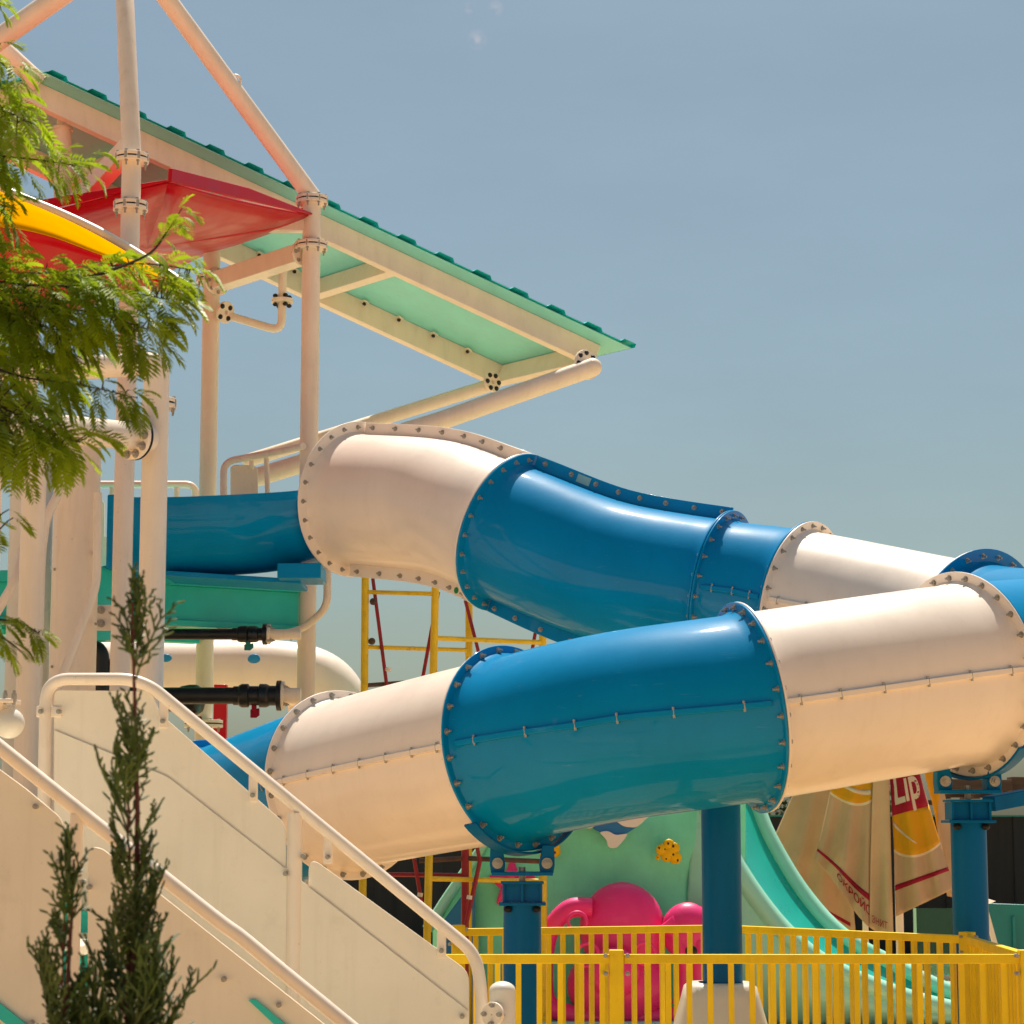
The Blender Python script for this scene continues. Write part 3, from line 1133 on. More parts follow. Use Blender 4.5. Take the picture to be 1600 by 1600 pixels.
# platform rails
def rail_hoop(pts, r, parent, name='hand_rail', rad=0.1):
    m = MB()
    m.tube(curve(pts, rad), r, 14)
    return part(name, m, M_steel, parent)
hr = thing('platform_railing', 'cream tube railing with small panel above the blue trough', 'railing', (-2.2, 19.6, P(330, 890, 19.6).z))
rail_hoop([P(350, 900, 19.4), P(349, 722, 19.4), P(400, 712, 19.4), P(440, 705, 19.3), P(474, 697, 19.0)], 0.03, hr)
b = MB()
b.tube([P(416, 711, 19.4), P(419, 800, 19.4)], 0.022, 12)
part('post', b, M_steel, hr)
b = MB()
b.prism([P(360, 730, 19.5), P(366, 726, 19.5), P(396, 727, 19.5), P(403, 733, 19.5), P(403, 800, 19.5), P(360, 800, 19.5)], (0, 0.02, 0))
part('panel', b, M_panel, hr, bevel=.004)
b = MB()
b.tube([P(393, 712, 19.45), P(393, 733, 19.47)], 0.02, 10)
part('tab', b, M_steel, hr)
hl = thing('rear_railing', 'low cream tube railing left of the rear column, above the blue trough', 'railing', (-3.2, 20.9, P(250, 890, 20.9).z))
rail_hoop([P(100, 757, 20.9), P(306, 757, 20.9), P(307, 880, 20.9)], 0.034, hl)
for px in (175, 276):
    b = MB()
    b.tube([P(px, 757, 20.9), P(px, 880, 20.9)], 0.024, 12)
    part('post', b, M_steel, hl)
b = MB()
b.prism([P(100, 780, 21.0), P(158, 780, 21.0), P(163, 786, 21.0), P(163, 838, 21.0), P(175, 846, 21.0), P(190, 846, 21.), P(190, 890, 21.), P(100, 890, 21.)], (0, 0.03, 0))
part('panel', b, M_panel, hl)
# short drain rail right of column C4 under the first tube
dr = thing('side_rail', 'bent cream rail beside the right tower column under the first tube', 'rail', (P(500, 960, 19.0).x, 19.0, 0))
rail_hoop([P(512, 880, 18.9), P(511, 950, 18.9), P(470, 985, 19.0), P(425, 992, 18.9)], 0.032, dr, 'rail')

# ------------------------------------------------------------------ mint sheet roof on cream rafters
A = P(72, 112, 19.25)
Bq = P(990, 543, 20.5)
u_ = (Bq - A)
Lr = u_.length
ud = u_ / Lr
Wd = V((-0.84, 1.04, 0.0))
Ww = Wd.length
wd_ = Wd / Ww
nr = ud.cross(wd_).normalized()
if nr.z < 0: nr = -nr
roof = thing('gable_roof', 'mint corrugated gable roof on cream rafters projecting over the slide', 'roof', (A.x, A.y, 0))
def roof_sheet(O, du, L, nrm, nrib, first, name):
    prof = []
    pitch = (L - first - 0.05) / (nrib - 1)
    hw, hh = pitch * 0.25, 0.034
    s = 0.0
    prof.append((0, 0))
    for k in range(nrib):
        c = first + k * pitch
        prof += [(c - hw, 0), (c - hw * .72, hh), (c + hw * .72, hh), (c + hw, 0)]
    prof.append((L, 0))
    prof = [(max(0, min(L, x)), y) for x, y in prof]
    m = MB()
    vs = []
    o0, o1 = O - wd_ * 0.02, O + wd_ * (Ww + 0.38)
    for x, y in prof:
        for o in (o0, o1):
            for th in (0, -0.004):
                vs.append(o + du * x + nrm * (y + th))
    fs = []
    for k in range(len(prof) - 1):
        a, c = k * 4, (k + 1) * 4
        fs += [(a, c, c + 2, a + 2), (a + 1, a + 3, c + 3, c + 1), (a, a + 1, c + 1, c), (a + 2, c + 2, c + 3, a + 3)]
    m.add(vs, fs)
    return part(name, m, M_rooft, roof, angle=20)
roof_sheet(A, ud, Lr, nr, 16, 0.1, 'roof_sheet')
# flat backing sheet seen from below
m = MB()
o0 = A - nr * 0.012 - wd_ * 0.0
m.prism([o0, o0 + ud * (Lr - .02), o0 + ud * (Lr - .02) + wd_ * (Ww + .34), o0 + wd_ * (Ww + .34)], -nr * 0.006)
part('soffit_sheet', m, M_roofm, roof)
# mirrored short left slope
uh = V((ud.x, ud.y, 0)).normalized()
ul = (-uh * V((ud.x, ud.y, 0)).length + V((0, 0, ud.z)))
ul.normalize()
nl = ul.cross(wd_).normalized()
if nl.z < 0: nl = -nl
roof_sheet(A - ud * 0.0, ul, 1.3, nl, 5, 0.12, 'roof_sheet')
m = MB()
o1 = A - nl * 0.012
m.prism([o1 + ul * .01, o1 + ul * 1.28, o1 + ul * 1.28 + wd_ * (Ww + .34), o1 + ul * .01 + wd_ * (Ww + .34)], -nl * 0.006)
part('soffit_sheet', m, M_roofm, roof)
# rafters: near and far, box beams below the sheet
off_n = wd_ * 0.26
RH = 0.21
def rafter(O, du, L, n_, name='rafter'):
    m = MB()
    a = O - n_ * (0.02 + RH / 2)
    m.beam(a, a + du * L, 0.085, RH, n_)
    return part(name, m, M_steel, roof, bevel=0.006)
rafter(A + off_n + ud * 0.05, ud, Lr - 0.2, nr)
rafter(A + off_n + wd_ * Ww + ud * 0.05, ud, Lr - 0.2, nr)
rafter(A + off_n - ud * 0.03, ul, 1.25, nl)
rafter(A + off_n + wd_ * Ww - ud * 0.03, ul, 1.25, nl)
for f, s in ((Lr - 0.2, 1), (Lr * .625, 0), (Lr * .2, 0)):
    a = A + off_n + ud * f - nr * (0.02 + RH / 2)
    m = MB()
    m.beam(a + wd_ * 0.04, a + wd_ * (Ww - 0.04), 0.08, RH - 0.01, nr)
    part('purlin', m, M_steel, roof, bevel=0.006)
# sheet clips along the inner side of the far rafter
for k in range(9):
    a = A + off_n + wd_ * (Ww - 0.07) + ud * (Lr - 0.62 - 0.36 * k) - nr * 0.05
    m = MB()
    m.beam(a, a - wd_ * 0.05, 0.06, 0.012, nr)
    cl = part('clip', m, M_steel, roof)
    inst('bolt', BOLT_K, orient(a - wd_ * 0.02 - nr * 0.02, -nr, scale=.8), cl)
# king post at the ridge
kp = P(98, 230, 19.7)
m = MB()
m.tube([P(98, 200, 19.7), P(98, 330, 19.7)], 0.078, 24)
k_ = part('king_post', m, M_steel, roof)
m = MB()
m.ring(P(98, 202, 19.7), Z, 0.02, 0.09, 0.03, 28)
part('post_flange', m, M_steel, k_)
m = MB()
m.box(P(98, 188, 19.7), (0.1, 0.02, 0.14))
part('gusset', m, M_steel, k_, bevel=.004)
inst('bolt', BOLT_K, orient(P(101, 187, 19.68), (0, -1, 0)), k_)
# two raking struts that hold the low end
m = MB()
e0 = P(926, 574, 20.05)
s1 = curve([e0, P(690, 657, 20.0), P(380, 752, 20.0)], 0.1)
m.tube(s1, 0.083, 26)
st1 = part('strut', m, M_steel, roof)
m = MB()
m.sphere(e0, 0.083, 22, 12)
part('strut_end', m, M_steel, st1)
m = MB()
fcn = P(916, 570, 20.12)
m.ring(fcn, (0.65, -.72, 0.1), 0.02, 0.135, 0.028, 36)
fo = part('strut_flange', m, M_steel, st1, bevel=.003)
bolts(fo, fcn + V((0.01, -0.012, 0)), (0.65, -.72, 0.1), 0.108, 8, BOLT_K)
m = MB()
m.tube([P(772, 600, 21.2), P(380, 722, 20.8)], 0.062, 22)
st2 = part('strut', m, M_steel, roof)
m = MB()
fcn = P(769, 597, 21.1)
m.ring(fcn, (0.65, -.72, 0.1), 0.02, 0.095, 0.028, 32)
fo = part('strut_flange', m, M_steel, st2, bevel=.003)
bolts(fo, fcn + V((0.01, -0.012, 0)), (0.65, -.72, 0.1), 0.07, 6, BOLT_K)

# ------------------------------------------------------------------ red canopy between the tower columns, widened for red bounce
can = thing('red_canopy', 'glossy red canopy slung between the cream tower columns, widened out of view to redden the roof', 'canopy', ((C1.x + C3.x) / 2, (C1.y + C3.y) / 2, ZC - .2))
zc = P(492, 338, 19.2).z
q1, q4, q3, q5 = [V((c.x, c.y, zc)) for c in (C1, C4, C3, C5)]
q1 = P(262, 286, 16.3)
q5 = P(-230, 400, 16.5)  # left corner carried out of view so sunlit red tints the roof underside
apex = (q1 + q4 + q3 + q5) / 4 + Z * 0.12
low = (q1 + q4 + q3 + q5) / 4 - Z * 0.13
def facet(a, b_, c, sag, name, par):
    m = MB()
    def fn(uu, vv):
        p = a.lerp(b_, uu).lerp(c, vv)
        return p + Z * (-sag * math.sin(math.pi * uu) * (1 - vv))
    m.grid(fn, 10, 8)
    return part(name, m, M_red, par, solid=0.014, angle=60)
q6 = P(215, 440, 21.6)
q7 = P(-330, 440, 21.6)  # back corners added to throw more red light onto the soffit
for a, b_ in ((q1, q4), (q4, q3), (q3, q6), (q6, q7), (q7, q5), (q5, q1)):
    f = facet(a, b_, apex, 0.02, 'panel', can)
    m = MB()
    d = (b_ - a).normalized()
    o = d.cross(Z)
    m.prism([a + Z * .005, a.lerp(b_, .5) + Z * 0.005, b_ + Z * .005, b_ + Z * 0.02, a.lerp(b_, .5) + Z * 0.105, a + Z * 0.11], o * 0.03)
    part('rim', m, M_red, f, bevel=.006)
    if a is q3 or a is q6 or a is q7:
        continue
    g_ = MB()
    aa, bb_ = a.lerp(b_, .0), a.lerp(b_, 1.0)
    def fn2(uu, vv, aa=aa, bb_=bb_):
        p = aa.lerp(bb_, uu).lerp(low, vv)
        return p - Z * (0.05 * min(1, vv * 5) - 0.01 + 0.04 * math.sin(math.pi * uu) * math.sin(math.pi * min(1, vv + .15)))
    g_.grid(fn2, 10, 8)
    part('belly_panel', g_, M_red, can, solid=0.012, angle=60)

# ------------------------------------------------------------------ tipping bucket, yellow and red shell with a cream rim pipe (far left)
tb_ = thing('tipping_bucket', 'yellow and red curved shell with a cream pipe rim behind the feathery tree', 'water bucket', (P(60, 400, 16.0).x, 16.0, P(60, 470, 16).z))
rim = [P(-60, 268, 15.75), P(20, 305, 15.75), P(100, 338, 15.75), P(170, 372, 15.70), P(245, 418, 15.60), P(300, 455, 15.40)]
m = MB()
m.tube(catmull(rim, 6), 0.042, 18)
part('rim_pipe', m, M_white, tb_)
def mixp(L_, uu):
    n = len(L_) - 1
    x = min(uu * n, n - 1e-6)
    k = int(x)
    return L_[k].lerp(L_[k + 1], x - k)
lowy = [P(-60, 352, 14.80), P(20, 357, 14.80), P(80, 370, 14.80), P(140, 392, 14.90), P(215, 420, 15.10), P(290, 456, 15.30)]
cr, cl_ = catmull(rim, 4), catmull(lowy, 4)
m = MB()
def fy(uu, vv):
    p = mixp(cr, uu).lerp(mixp(cl_, uu), vv)
    return p + V((0, -0.05, 0.10)) * math.sin(math.pi * vv) * (1 - uu) - Z * 0.03 * (1 - vv)
m.grid(fy, 24, 10)
part('upper_shell', m, M_buck, tb_, solid=0.012, angle=70)
lowr = [P(-60, 480, 16.00), P(20, 492, 16.00), P(80, 490, 16.00), P(140, 478, 15.90), P(210, 455, 15.60), P(285, 458, 15.20)]
cw = catmull(lowr, 4)
m = MB()
def fr(uu, vv):
    p = mixp(cl_, uu).lerp(mixp(cw, uu), vv)
    return p + V((0, -0.12 * math.sin(math.pi * vv), 0))
m.grid(fr, 24, 8)
part('lower_shell', m, M_red, tb_, solid=0.012, angle=70)

# ------------------------------------------------------------------ black water pipes and valves
def valve_pipe(y0, x0, x1, xv0, xv1, xf, xe, rp, rv, Y, handle, hcol, label, hy):
    t = thing('valve_pipe', label, 'water pipe', P((x0 + x1) / 2, y0, Y))
    s_ = Y / FPX
    def q(px, dy=0): return P(px, y0 + dy, Y)
    m = MB(); m.cyl(q(x0), q(x1), rp * s_, 20)
    part('pipe', m, M_blk, t)
    m = MB()
    pr_ = [(xv0 - 8, rp * 1.15), (xv0, rp * 1.15), (xv0 + 1, rv * .9), (xv0 + 5, rv), (xv0 + 15, rv), (xv0 + 17, rv * .82), (xv1 - 17, rv * .82), (xv1 - 15, rv), (xv1 - 5, rv), (xv1 - 1, rv * .9), (xv1, rp * 1.2), (xf, rp * 1.2)]
    m.tube([q(a) for a, _ in pr_], [r * s_ for _, r in pr_], 22)
    vb = part('valve_body', m, M_blk, t)
    m = MB()
    mid = (xv0 + xv1) / 2
    m.cyl(q(mid, rv * .7), q(mid, rv + 4), 4 * s_, 12)
    m.prism([q(mid - 6, rv + 3) , q(mid + 8, rv + 1), q(mid + 8, rv + hy - 4), q(mid + 3, rv + hy), q(mid - 6, rv + hy)], (0, 0.03, 0))
    part('handle', m, hcol, vb, bevel=.004)
    a = q(xf); ax = (q(xf + 10) - q(xf)).normalized()
    m = MB(); m.ring(a, ax, 0.01, rv * 1.28 * s_, 0.035, 32)
    fo = part('pipe_flange', m, M_blk, t, bevel=.003)
    m = MB(); m.ring(a + ax * 0.032, ax, 0.01, rv * 1.22 * s_, 0.024, 32)
    part('steel_flange', m, M_steel, t, bevel=.003)
    bolts(fo, a + ax * 0.03, ax, rv * 1.02 * s_, 4, BOLT, ph=R(45))
    m = MB(); m.cyl(a + ax * 0.02, q(xe), rp * .95 * s_, 20)
    part('steel_stub', m, M_steel, t)
valve_pipe(991, 190, 372, 371, 404, 414, 470, 8.5, 13, 18.6, 1, M_teal, 'black water pipe with teal valve handle below the mint platform', 12)
valve_pipe(1087, 190, 374, 373, 421, 436, 470, 13, 18.5, 18.4, 1, M_clred, 'thick black water pipe with red valve handle above the blue tube', 16)
# union and elbow behind
up = thing('pipe_union', 'ribbed black pipe union half hidden behind the stair rail', 'water pipe', P(285, 1092, 19.2))
m = MB()
pr_ = [(232, 14), (262, 14), (263, 18), (276, 18), (277, 14), (284, 14), (285, 22), (296, 24), (306, 24), (312, 20), (316, 10)]
m.tube([P(a, 1094, 19.2 - .002 * (a - 232)) for a, _ in pr_], [r * 19.2 / FPX for _, r in pr_], 24)
part('union', m, M_blk, up)
m = MB()
m.box(P(300, 1122, 19.0), (0.16, 0.04, 0.03))
part('handle', m, M_clred, up, bevel=.006)
el = thing('pipe_elbow', 'thick black pipe elbow beside the shell column', 'water pipe', P(140, 1030, 17.6))
m = MB()
m.tube(curve([P(112, 1120, 17.6), P(114, 1012, 17.6), P(158, 1010, 17.6), P(160, 1130, 17.6)], 0.12), 0.062, 20)
part('elbow', m, M_blk, el)
m = MB()
m.cyl(P(110, 1042, 17.7), P(200, 1040, 17.7), 0.055, 20)
part('branch', m, M_blk, el)
rp_ = thing('red_post', 'square red post behind the black pipes', 'post', (P(344, 1150, 21).x, 21, 0))
m = MB()
m.box((P(344, 1150, 21).x, 21, P(344, 1070, 21).z / 2), (0.115, 0.115, P(344, 1070, 21).z))
part('shaft', m, M_red, rp_, bevel=.006)

# ------------------------------------------------------------------ far cream body with blue spots
wb = thing('spotted_float', 'big rounded cream tube with blue spots behind the black pipes', 'slide tube', P(400, 1060, 23))
m = MB()
pts = [P(40, 1050, 23), P(200, 1050, 22.9), P(330, 1049, 22.9), P(430, 1050, 22.9), P(490, 1062, 22.9), P(522, 1092, 22.9), P(528, 1140, 22.9)]
pp_ = catmull(pts, 8)
m.tube(pp_, [0.315] * len(pp_), 40)
body = part('shell', m, M_tube_c, wb)
for px, sx in ((266, 9), (402, 10)):
    m = MB()
    c = P(px, 1034, 22.9)
    yy = 22.9 - math.sqrt(max(0.0, 0.315 ** 2 - (c.z - P(px, 1049.5, 22.9).z) ** 2)) * 1.0
    m.sphere((c.x, yy + 0.0, c.z), 0.063, 20, 10, (1, 0.22, .88))
    part('spot', m, M_spot, body)
legs = MB()
for px in (90, 460):
    legs = MB()
    q = P(px, 1060, 22.9)
    legs.cyl((q.x, 23.0, 0), (q.x, 23.0, q.z - .2), 0.07, 16)
    part('leg', legs, M_steel, wb)

# ------------------------------------------------------------------ stairs with solid side panels (foreground left)
YF, YN = 10.2, 8.9
def rounded(poly, rad, Y, n=5):
    pts = [P(x, y, Y) for x, y in poly]
    out = []
    N = len(pts)
    for i in range(N):
        a, b_, c = pts[i - 1], pts[i], pts[(i + 1) % N]
        r = rad[i] * Y / FPX if isinstance(rad, (list, tuple)) else rad * Y / FPX
        if r <= 0:
            out.append(b_)
            continue
        d1, d2 = a - b_, c - b_
        r = min(r, d1.length * .45, d2.length * .45)
        p, q = b_ + d1.normalized() * r, b_ + d2.normalized() * r
        for k in range(n + 1):
            t = k / n
            out.append(p * (1 - t) ** 2 + b_ * 2 * t * (1 - t) + q * t * t)
    return out

fr_ = thing('stair_balustrade', 'far cream stair balustrade with solid panels and a tube rail ending at the bollard', 'stair railing', (P(400, 1500, YF).x, YF, 0))
m = MB()
bx_ = P(752, 1600, YF).x
m.tube(curve([(P(72, 1300, YF).x, YF, 0.0), P(72, 1061, YF), P(222, 1061, YF), P(742, 1489, YF), (bx_, YF, P(752, 1500, YF).z - 0.12), (bx_, YF, 0.0)], 0.105, 10), 0.0275, 20)
part('hand_rail', m, M_steel, fr_)
def post_bar(px, y0, Y, r, par, y1=None):
    m = MB()
    p = P(px, y0, Y)
    m.cyl((p.x, Y, P(px, y1, Y).z if y1 else 0), p, r, 16)
    return part('post', m, M_steel, par)
post_bar(461, 1270, YF, 0.034, fr_)
def panel(poly, rad, Y, par, th=0.016, lab=None):
    m = MB()
    m.prism(rounded(poly, rad, Y), (0, th, 0))
    return part('panel', m, M_panel, par, bevel=0.003, angle=25)
def ry(x):  # far rail line
    return 1061 + (x - 222) * (1489 - 1061) / (742 - 222)
pA = panel([(84, 1078), (236, 1080), (250, 1115), (447, ry(447) + 42), (447, 1372), (480, 1398), (480, 1800), (84, 1800)], [10, 6, 8, 16, 0, 0, 0, 0], YF, fr_)
pB = panel([(482, ry(482) + 62), (733, ry(733) + 22 + 15), (733, 1800), (484, 1800)], [24, 16, 0, 0], YF + 0.002, fr_)
# proud lower stringer sheet
pS = panel([(84, 1140), (262, 1213), (467, 1373), (733, 1580), (733, 1800), (84, 1800)], [0, 8, 0, 0, 0, 0], YF - 0.012, fr_, 0.010)
for px, dy in ((396, 26), (513, 24), (690, 24), (256, 22)):
    m = MB()
    p = P(px, ry(px) + 8, YF)
    m.box(p + V((0, 0, -0.05)), (0.04, 0.022, 0.13))
    tb2 = part('tab', m, M_steel, fr_, bevel=.006)
    inst('bolt', BOLT_S, orient(p + V((0, -0.02, -0.085)), (0, -1, 0)), tb2)
for px, py in ((92, 1112), (64, 1112), (446, 1365), (474, 1338), (722, 1588)):
    inst('bolt', BOLT_S, orient(P(px, py, YF - 0.03), (0, -1, 0)), fr_)
for px in (88, 66):
    m = MB()
    m.box(P(px, 1112, YF), (0.05, 0.02, 0.05))
    part('tab', m, M_steel, fr_, bevel=.006)

nr_ = thing('stair_balustrade', 'near cream stair balustrade cutting across the bottom left corner behind the cypress', 'stair railing', (P(150, 1550, YN).x, YN, 0))
m = MB()
nrl = [P(-160, 1040, YN), P(0, 1168, YN), P(125, 1268, YN), P(330, 1430, YN), P(375, 1463, YN), P(440, 1517, YN), P(560, 1615, YN), P(700, 1730, YN)]
m.tube(catmull(nrl, 5), 0.0285, 20)
part('hand_rail', m, M_steel, nr_)
def ny(x):
    return 1168 + x * 100 / 125
p_ = post_bar(120, 1272, YN, 0.026, nr_)
panel([(-120, 1115), (40, ny(40) + 32), (98, ny(98) + 34), (99, 1330), (99, 1800), (-120, 1800)], [0, 0, 14, 10, 0, 0], YN, nr_)
panel([(137, ny(137) + 46), (158, ny(158) + 30), (620, ny(620) + 26), (620, 1900), (137, 1900)], [26, 10, 0, 0, 0], YN, nr_)
m = MB()
m.prism([P(-60, 1520, YN - .02), P(-60, 1545, YN - .02), P(40, 1625, YN - .02), P(60, 1616, YN - .02)], (0, 0.016, 0))
part('stringer_stripe', m, M_mint, nr_)
m = MB()
m.prism([P(388, 1563, YN - .02), P(398, 1561, YN - .02), P(470, 1620, YN - .02), P(462, 1632, YN - .02)], (0, 0.016, 0))
part('stringer_stripe', m, M_mint, nr_)
for px, py in ((56, 1260), (140, 1386), (436, 1570), (92, 1346), (130, 1378), (50, 1598), (350, 1530)):
    inst('bolt', BOLT_S, orient(P(px, py, YN - 0.01), (0, -1, 0)), nr_)

stair = thing('staircase', 'stair flight with mint green stringers between the two cream balustrades', 'stairs', (P(300, 1600, 9.5).x, 9.55, 0))
xa, za = P(740, 1700, 9.5).x, 0.0
for k in range(11):
    z = 0.17 * (k + 1)
    x = xa - 0.235 * (k + 1)
    m = MB()
    m.box((x, (YF + YN) / 2 + .01, z - 0.02), (0.27, YF - YN - 0.07, 0.04))
    part('tread', m, M_panel, stair, bevel=.004)
for yy in (YN + .045, YF - .05):
    m = MB()
    m.beam((xa - .1, yy, 0.0), (xa - 0.235 * 11.6, yy, 0.17 * 11.2), 0.012, 0.2)
    part('stringer', m, M_mint, stair)

bol = thing('bollard', 'white round-topped bollard at the foot of the stair rail', 'bollard', (P(785, 1600, 10.05).x, 10.05, 0))
bxp = P(785, 1533, 10.05)
m = MB()
rb = 0.057
prf = [(rb, 0), (rb, bxp.z - rb * .7)] + [(rb * math.cos(R(a)), bxp.z - rb * .7 + rb * .7 * math.sin(R(a))) for a in range(15, 91, 15)]
m.tube([(bxp.x, 10.05, z) for r, z in prf], [max(r, .002) for r, z in prf], 28)
part('shaft', m, M_white, bol, angle=50)
m = MB()
m.ring(P(770, 1585, 9.97), (-.5, -.85, .1), 0.002, 0.052, 0.018, 28)
fo = part('collar_plate', m, M_steel, bol, bevel=.003)
bolts(fo, P(770, 1585, 9.965), (-.5, -.85, .1), 0.038, 4, BOLT_S)

ball = thing('ball_finial', 'white ball under a bolted plate at the left edge', 'ball finial', P(8, 1155, 9.3))
m = MB()
m.sphere(P(14, 1130, 9.3), 0.062, 32, 18)
part('ball', m, M_white, ball)
m = MB()
m.cyl(P(-10, 1128, 9.3), P(-10, 1095, 9.3), 0.05, 20)
part('neck', m, M_steel, ball)
m = MB()
m.box(P(-20, 1096, 9.3), (0.24, 0.16, 0.016))
pl = part('plate', m, M_steel, ball, bevel=.003)
for px in (-20, 8, 22):
    inst('bolt', BOLT_S, orient(P(px, 1090, 9.24), Z), pl)
m = MB()
p = P(-30, 1085, 9.3)
m.cyl((p.x, 9.3, 0), p + Z * .9, 0.06, 20)
part('post', m, M_steel, ball)

# ------------------------------------------------------------------ scaffold tower
scf = thing('scaffold_tower', 'worn yellow and red steel scaffold tower seen below and behind the tubes', 'scaffold', (P(680, 1400, 19).x, 19.0, 0))
def bar(name, a, b_, r, mt):
    m = MB()
    m.tube([a, b_], r, 12)
    return part(name, m, mt, scf)
def vert(px, py, Y, r, mt):
    p = P(px, py, Y)
    return bar('standard', (p.x, Y, 0), (p.x, Y, p.z), r, mt)
vert(571, 880, 18.9, 0.031, M_scafy)
bar('standard', P(681, 890, 18.7), P(664, 1612, 18.7), 0.031, M_scafy)
vert(733, 915, 19.5, 0.031, M_scafy)
vert(848, 985, 19.2, 0.031, M_scafy)
vert(727, 1300, 18.9, 0.031, M_scafr)
bar('ledger', P(571, 925, 18.9), P(680, 928, 18.7), 0.018, M_scafy)
bar('ledger', P(571, 1011, 18.9), P(733, 1016, 19.5), 0.018, M_scafy)
bar('ledger', P(680, 997, 18.7), P(848, 1004, 19.2), 0.02, M_scafy)
bar('ledger', P(571, 1071, 18.9), P(640, 1066, 19.1), 0.018, M_rust)
bar('brace', P(582, 900, 18.95), P(606, 1085, 18.95), 0.015, M_scafr)
bar('brace', P(685, 925, 18.8), P(660, 1062, 18.8), 0.015, M_scafr)
bar('brace', P(727, 938, 19.4), P(748, 1020, 19.4), 0.015, M_scafr)
bar('brace', P(838, 980, 19.3), P(829, 1030, 19.3), 0.015, M_scafr)
bar('ledger', P(590, 1366, 19.0), P(727, 1368, 18.9), 0.018, M_scafr)
bar('ledger', P(669, 1373, 18.7), P(852, 1377, 19.1), 0.02, M_scafy)
bar('ledger', P(727, 1341, 18.9), P(850, 1346, 18.9), 0.02, M_rust)
bar('ledger', P(655, 1345, 18.9), P(727, 1341, 18.9), 0.02, M_rust)
bar('brace', P(646, 1335, 18.9), P(662, 1430, 18.9), 0.016, M_scafr)
bar('brace', P(744, 1318, 18.8), P(750, 1345, 18.8), 0.016, M_scafr)
bar('brace', P(750, 1345, 18.8), P(727, 1450, 18.8), 0.018, M_scafr)
for px, py in ((573, 950), (571, 1012), (729, 940)):
    m = MB()
    m.sphere(P(px + 10, py - 10, 18.9), 0.03, 10, 6)
    part('coupler', m, M_rust, scf)
for px, py in ((734, 1402), (657, 1398), (607, 1046)):
    m = MB()
    m.cyl(P(px, py - 3, 18.78), P(px - 1, py + 3, 18.78), 0.022, 12)
    part('tape_band', m, M_white, scf)

# ------------------------------------------------------------------ sea-green play mound with chute
YM = 20.0
mound = thing('play_mound', 'sea green play mound with a turquoise chute, behind the yellow fence', 'play slide', (P(950, 1600, YM).x, YM + .6, 0))
Lp = [(676, 1442), (700, 1400), (745, 1336), (800, 1255), (870, 1215), (1000, 1200), (1100, 1205), (1165, 1225)]
top = [P(x, y, YM) for x, y in Lp]
ctop = catmull(top, 6)
m = MB()
x0, x1 = ctop[0].x, ctop[-1].x
def fm(uu, vv):
    p = mixp(ctop, uu)
    q = V((p.x, YM, max(0, p.z * (1 - vv))))
    bulge = 0.22 * math.sin(math.pi * min(1, uu * 1.1)) * (1 - vv * .3) + 0.05 * mnoise.noise(q * 1.7)
    e = min(1, (1 - abs(1 - 2 * uu)) * 6, (vv + .02) * 8)
    return q + V((0, -bulge * e + 0.10 * (1 - e), 0))
m.grid(fm, 48, 24)
part('front_wall', m, M_green, mound, angle=80)
m = MB()
m.prism([P(x, y + 4, YM + .1) for x, y in Lp] + [V((x1, YM + .1, 0)), V((x0, YM + .1, 0))], (0, 1.2, 0))
part('core', m, M_green, mound)
m = MB()
edge = [P(668, 1452, YM - .05), P(700, 1402, YM - .05), P(745, 1338, YM - .05), P(800, 1262, YM - .05)]
m.tube(catmull(edge, 6), 0.05, 14)
part('rim_roll', m, M_lmint, mound)
m = MB()
m.prism([P(684, 1450, YM - .24), P(742, 1372, YM - .3), P(742, 1600, YM - .3), P(684, 1600, YM - .24)], (0, 0.1, 0))
part('mural_wave', m, M_mblue, mound)
# chute
far = [P(1120, 1190, 21.1), P(1168, 1230, 21.0), P(1200, 1305, 20.8), P(1252, 1392, 20.6), P(1316, 1462, 20.4), P(1400, 1510, 20.3), P(1480, 1548, 20.2), P(1560, 1566, 20.2)]
nea = [P(1085, 1215, 20.0), P(1120, 1290, 19.9), P(1160, 1370, 19.75), P(1222, 1452, 19.6), P(1290, 1508, 19.45), P(1380, 1548, 19.4), P(1470, 1575, 19.35), P(1560, 1592, 19.35)]
cf, cn = catmull(far, 5), catmull(nea, 5)
m = MB()
def fch(uu, vv):
    a, b_ = mixp(cf, uu), mixp(cn, uu)
    return a.lerp(b_, vv) - Z * 0.17 * (math.sin(math.pi * vv) ** .6)
m.grid(fch, 40, 14)
ch = part('chute', m, M_turq, mound, solid=0.015, angle=70)
for cc_, nm in ((cf, 'far'), (cn, 'near')):
    m = MB()
    m.tube([p + Z * 0.0 for p in cc_], 0.075 if nm == 'far' else 0.085, 16)
    part('chute_rim', m, M_lmint, ch)
m = MB()
def fsk(uu, vv):
    a = mixp(cn, uu)
    g_ = V((a.x - .15, a.y + .12, 0))
    return a.lerp(g_, vv) + V((0, -0.12 * math.sin(math.pi * vv), 0))
m.grid(fsk, 40, 10)
part('skirt', m, M_lmint, ch, solid=0.012, angle=70)

